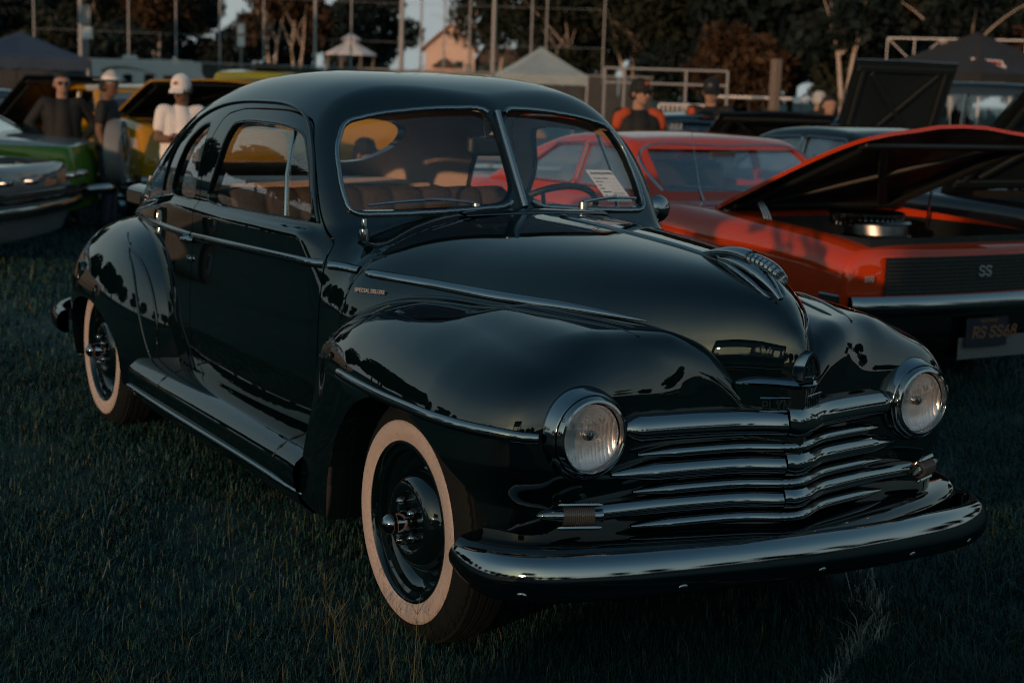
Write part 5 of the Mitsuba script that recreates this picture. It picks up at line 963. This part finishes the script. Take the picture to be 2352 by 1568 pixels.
tv('swoosh', cat([tube(spline([(-2.2, -1.125, 1.55), (-1.5, -1.125, 1.78), (-.6, -1.125, 1.72), (.3, -1.125, 1.50)], 20), np.r_[np.linspace(.10, .01, 20)], 6, flat=(.15, 1)), tube(spline([(2.2, -1.125, .75), (1.0, -1.125, .62), (-.8, -1.125, .70), (-2.3, -1.125, .50)], 20), np.linspace(.015, .09, 20), 6, flat=(.15, 1))]), 'grey_paint', 40)
for xw in (-.35, .45): tv('wheel', lathe([(0, -.03), (.2, -.03), (.3, -.02), (.33, .06), (.2, .1)], 'y', 20, (xw, -1.05, -.02)), 'rubber', 40)
tv('roof_vent', box(.7, .5, .18, (-.9, 0, 2.27), bevel=.06), 'siding', 30)
# --- long pale roof past the coupe: a flat trailer
tag(add('flat_trailer', cat([box(2.0, 3.3, .35, (-54.3, 28.8, 2.05), rz=YAW, bevel=.05), box(1.9, 3.1, 1.2, (-54.3, 28.8, 1.2), rz=YAW, bevel=.05)]), 'siding', False), 'long pale trailer roof beyond the roof of the black coupe', 'trailer')

# --- house and gazebo
M_('stucco', prin(proc(lambda p, n, uv: mi.Color3f(.56, .44, .38)*(.9 + .2*fbm(p.x, p.y, p.z))), .9)); M_('roof_tile', prin((.06, .05, .048), .9)); M_('fascia', prin((.30, .16, .12), .8))
HO = thing('house', 'pale stucco house with a gabled front lit by the low sun', 'house'); MH = mat((-137.2, 73.0, 1.0), math.atan2(4.85, 2.6))
def ho(key, m, b, s=False, p=HO): k = add(key, m, b, s, p); scene[k]['to_world'] = T4(MH.tolist()); return k
ho('wall', prism(sg.Polygon([(-2.6, 0), (2.6, 0), (2.6, 5.0), (0, 7.4), (-2.6, 5.0)]), 0, 12, 'y'), 'stucco')
for s in (-1, 1): r = ho('roof', sweep([(s*0, -.35, 7.55), (s*0, 12.3, 7.55)], [(-.0, 0), (s*3.1, -2.75), (s*3.1, -2.9), (0, -.16)][::s], (0, 0, 1)), 'roof_tile'); ho('fascia', tube([(0, -.38, 7.45), (s*3.1, -.38, 4.72)], .13, 6), 'fascia', 40)
for xw, zw in ((.95, 3.2), (2.0, 3.0)): f = ho('window', box(1.0 if xw < 1 else .7, .12, .9, (xw, -.03, zw)), 'galvanised'); ho('pane', box(.8 if xw < 1 else .5, .1, .7, (xw, -.06, zw)), 'black_paint', False, f)
ho('porch_roof', prism(sg.Polygon([(-1.3, 3.0), (0, 3.9), (1.2, 3.0)]).buffer(.05), -.8, .0, 'y').apply_translation((-.6, 0, 0)), 'roof_tile')
ho('side_wing', box(9, 6, 3.6, (7.2, 4, 1.8)), 'grey_paint'); ho('wing_roof', prism(sg.Polygon([(2.5, 3.6), (12, 3.6), (11, 5.2), (3.5, 5.2)]), 1, 7.5, 'y'), 'roof_tile')
GZB = thing('gazebo', 'round park gazebo with a two tier pale roof', 'gazebo'); gc = np.array([-96.5, 43.0, 1.2])
add('roof', lathe([(2.0, 2.6), (1.9, 2.75), (.55, 3.45), (.5, 3.5), (0, 3.5)], 'z', 8, gc), 'siding', False, GZB); add('cupola', lathe([(.55, 3.4), (.55, 3.7), (.8, 3.72), (.2, 4.1), (0, 4.2)], 'z', 8, gc), 'siding', False, GZB)
for k in range(8): t = k*np.pi/4; add('post', tube([gc + [1.75*math.cos(t), 1.75*math.sin(t), -1.2], gc + [1.75*math.cos(t), 1.75*math.sin(t), 2.65]], .08, 6), 'wood_pole', 40, GZB)
# ------------------------------------------------------------------ trees: a tapered trunk with limbs, a crown of leaf clumps
M_('bark_pale', prin(proc(lambda p, n, uv: mix((.38, .34, .30), (.14, .12, .10), smoothstep(.5, .7, fbm(p.x*2, p.y*2, p.z*1.3)))), .9)); M_('bark_dark', prin((.05, .045, .04), .9))
for nme, c in dict(leaf_dark=(.006, .014, .014), leaf_olive=(.013, .018, .011), leaf_rust=(.038, .023, .012)).items():
    M_(nme, {'type': 'twosided', 'b': {'type': 'principled', 'base_color': proc(lambda p, n, uv, c=c: mi.Color3f(*c)*(.5 + 1.0*cell_rand(p.x*1.1, p.y*1.1, p.z*1.1))), 'roughness': .7, 'specular': .2}})
def leaf_cloud(cs, rs, n, size, seed):
    r = np.random.default_rng(seed); k = r.choice(len(cs), n, p=rs**2/np.sum(rs**2)); d = r.normal(size=(n, 3)); d /= np.linalg.norm(d, axis=1, keepdims=True)
    p = cs[k] + d*(rs[k]*(.35 + .65*r.random(n)**.5))[:, None]*[1, 1, .8]; s = size*(.5 + r.random(n))
    a = r.normal(size=(n, 3)); a /= np.linalg.norm(a, axis=1, keepdims=True); b = np.cross(a, r.normal(size=(n, 3))); b /= np.linalg.norm(b, axis=1, keepdims=True)
    v = np.stack([p - a*s[:, None], p + b*s[:, None]*.45, p + a*s[:, None], p - b*s[:, None]*.45], 1).reshape(-1, 3); q = np.arange(n)[:, None]*4
    return trimesh.Trimesh(v, np.vstack([q + [0, 1, 2], q + [0, 2, 3]]), process=False)
def tree(label, x, y, h, cr, trunk_h, leaf='leaf_dark', bark='bark_dark', n=2600, size=.34, seed=0, tr=.22, group=None, lean=0.0, stems=1):
    K = thing('tree', label, 'tree', group); r = np.random.default_rng(seed + 100); z = float(ground_z(np.array(x), np.array(y))); ch = []
    for s_ in range(stems):
        lx, ly = lean + (r.random()-.5)*.12 + (s_-(stems-1)/2)*.16, (r.random()-.5)*.1 + (s_-(stems-1)/2)*.10
        top = np.array([x + lx*trunk_h, y + ly*trunk_h, z + trunk_h]); ch.append(tube(spline([(x + s_*.12, y + s_*.1, z-.2), (x + lx*trunk_h*.4, y + ly*trunk_h*.45, z + trunk_h*.5), top], 8), np.linspace(tr, tr*.55, 8), 8))
        for _ in range(4):
            e = top + np.array([r.normal()*cr*.5, r.normal()*cr*.5, (h-trunk_h)*(.25 + .5*r.random())]); ch.append(tube(spline([top - [0, 0, .3*r.random()], (top+e)/2 + [0, 0, .2], e], 6), np.linspace(tr*.45, tr*.12, 6), 5))
    add('trunk', cat(ch), bark, 40, K)
    m = 10; a = r.random(m)*2*np.pi; rad = cr*(.15 + .6*r.random(m)); cs = np.stack([x + lean*trunk_h + rad*np.cos(a), y + rad*np.sin(a), z + trunk_h + (h-trunk_h)*(.12 + .75*r.random(m))], 1); rs = cr*(.32 + .3*r.random(m))
    add('crown', leaf_cloud(cs, rs, n, size, seed), leaf, False, K); return K
r_ = np.random.default_rng(11); n_t = 0
def polar(px_ang, d): a = YAW + px_ang; return CAM[0] + d*math.cos(a), CAM[1] + d*math.sin(a)
ordw = 'first second third fourth fifth sixth seventh eighth ninth tenth eleventh twelfth thirteenth fourteenth fifteenth sixteenth seventeenth eighteenth nineteenth twentieth'.split()
# pale trunks that catch the sun
for k, (x, y, h, cr, th, st, lf) in enumerate(((-107.4, 27.6, 11, 3.2, 4.2, 2, 'leaf_olive'), (-106.1, 31.8, 12, 3.6, 4.6, 2, 'leaf_rust'), (-103.3, 39.7, 12, 3.4, 4.6, 2, 'leaf_rust'), (-102.8, 41.5, 11, 3.0, 4.4, 2, 'leaf_rust'), (-97.1, 53.0, 12, 4.2, 5.6, 1, 'leaf_olive'), (-96.2, 55.0, 11.5, 4.2, 5.0, 2, 'leaf_olive'), (-93.2, 59.0, 12, 4.0, 4.9, 2, 'leaf_olive'), (-90.2, 63.4, 12, 4.4, 5.0, 3, 'leaf_olive'), (-72.2, 62.0, 10, 3.4, 4.6, 2, 'leaf_olive'), (-57.5, 54.5, 9, 3.2, 4.2, 2, 'leaf_dark'), (-52.5, 57.5, 9, 3.0, 4.4, 2, 'leaf_dark'))):
    tree('tree with pale sunlit trunks behind the far wall, ' + ordw[k] + ' of these from the left', x, y, h, cr, th, lf, 'bark_pale', 2200, .30, 20 + k, .17, 'trees with pale trunks', 0, st)
# the dark belt of trees that closes the view
for k in range(20):
    a = .40 - .80*k/19 + (r_.random()-.5)*.03; 
    if abs(a - .052) < .030: continue
    d = 178 + 14*r_.random() if .07 < a < .26 else 128 + 22*r_.random() if a > -.10 else 98 + 16*r_.random(); x, y = polar(a, d); h = 15 + 5*r_.random(); h = 8.2 if abs(a-.012) < .035 and a < .03 else h
    tree('tall dark tree of the belt closing the view, ' + ordw[k] + ' from the left', x, y, h, 6.4, 1.0, 'leaf_dark' if k % 3 else 'leaf_olive', 'bark_dark', 6500, .52, 40 + k, .35, 'dark trees of the far belt')
for k in range(14):
    a = .38 - .76*k/13 + (r_.random()-.5)*.03
    if -.02 < a < .20: continue
    d = 106 + 8*r_.random() if a > -.1 else 84 + 8*r_.random(); x, y = polar(a, d)
    tree('low bushy tree under the far belt, ' + ordw[k] + ' from the left', x, y, 4.6 + 1.6*r_.random(), 2.9, .9, ('leaf_rust', 'leaf_olive', 'leaf_dark')[k % 3], 'bark_dark', 2600, .30, 70 + k, .14, 'bushy trees under the far belt')
# trees all round, mirrored in the coupe
for k in range(26):
    a = math.radians(-150 + 300*k/25) + math.pi + YAW + (r_.random()-.5)*.06 - math.pi
    rel = (a - YAW + math.pi) % (2*math.pi) - math.pi
    if abs(rel) < .46: continue
    sun_rel = (a - SUN_AZ + math.pi) % (2*math.pi) - math.pi
    d = 55 + 20*r_.random(); h = 8 + 6*r_.random()
    if abs(sun_rel) < .34: continue
    x, y = CAM[0] + d*math.cos(a), CAM[1] + d*math.sin(a)
    tree('tree outside the picture, mirrored in the bodywork of the black coupe', x, y, h, 5.2, 2.2, 'leaf_dark', 'bark_dark', 2600, .55, 120 + k, .3, 'trees around the field')

# a row off to the left of the picture whose shade falls over the trailer and the left of the field
for k, (x, y, h) in enumerate(((-50, -22, 9), (-41, -20, 8), (-34, -17.5, 7), (-27, -16.5, 6.5))):
    tree('tall tree outside the picture on the left, shading the left of the field', x, y, h, 4.6, 2.6, 'leaf_dark', 'bark_dark', 3800, .55, 170 + k, .3, 'shade trees left of the field')

# a low row of bushes towards the sun, just under it: its shade covers the grass and the foot of the wheels
for k in range(9):
    t = (k-4)*5.2 + (r_.random()-.5)*1.2; x, y = 16.3 + .839*t, -25.2 + .545*t; K = thing('bush', 'low bush outside the picture under the sun, mirrored in the black coupe', 'bush', 'bushes towards the sun')
    m = 9; a = r_.random(m)*2*np.pi; cs = np.stack([x + 2.2*r_.random(m)*np.cos(a), y + 1.4*r_.random(m)*np.sin(a), 1.0 + 2.0*r_.random(m)], 1); lc = leaf_cloud(cs, 1.0 + .6*r_.random(m), 2600, .22, 300 + k)
    v = lc.vertices; v[:, 2] *= (3.7 if k == 4 else 4.5 + .4*r_.random())/np.percentile(v[:, 2], 99.7); lc.vertices = np.maximum(v, [-1e9, -1e9, 0.0]); add('foliage', lc, 'leaf_dark', False, K); add('stem', tube([(x, y, 0), (x + .2, y, 1.6)], [.14, .06], 7), 'bark_dark', 40, K)
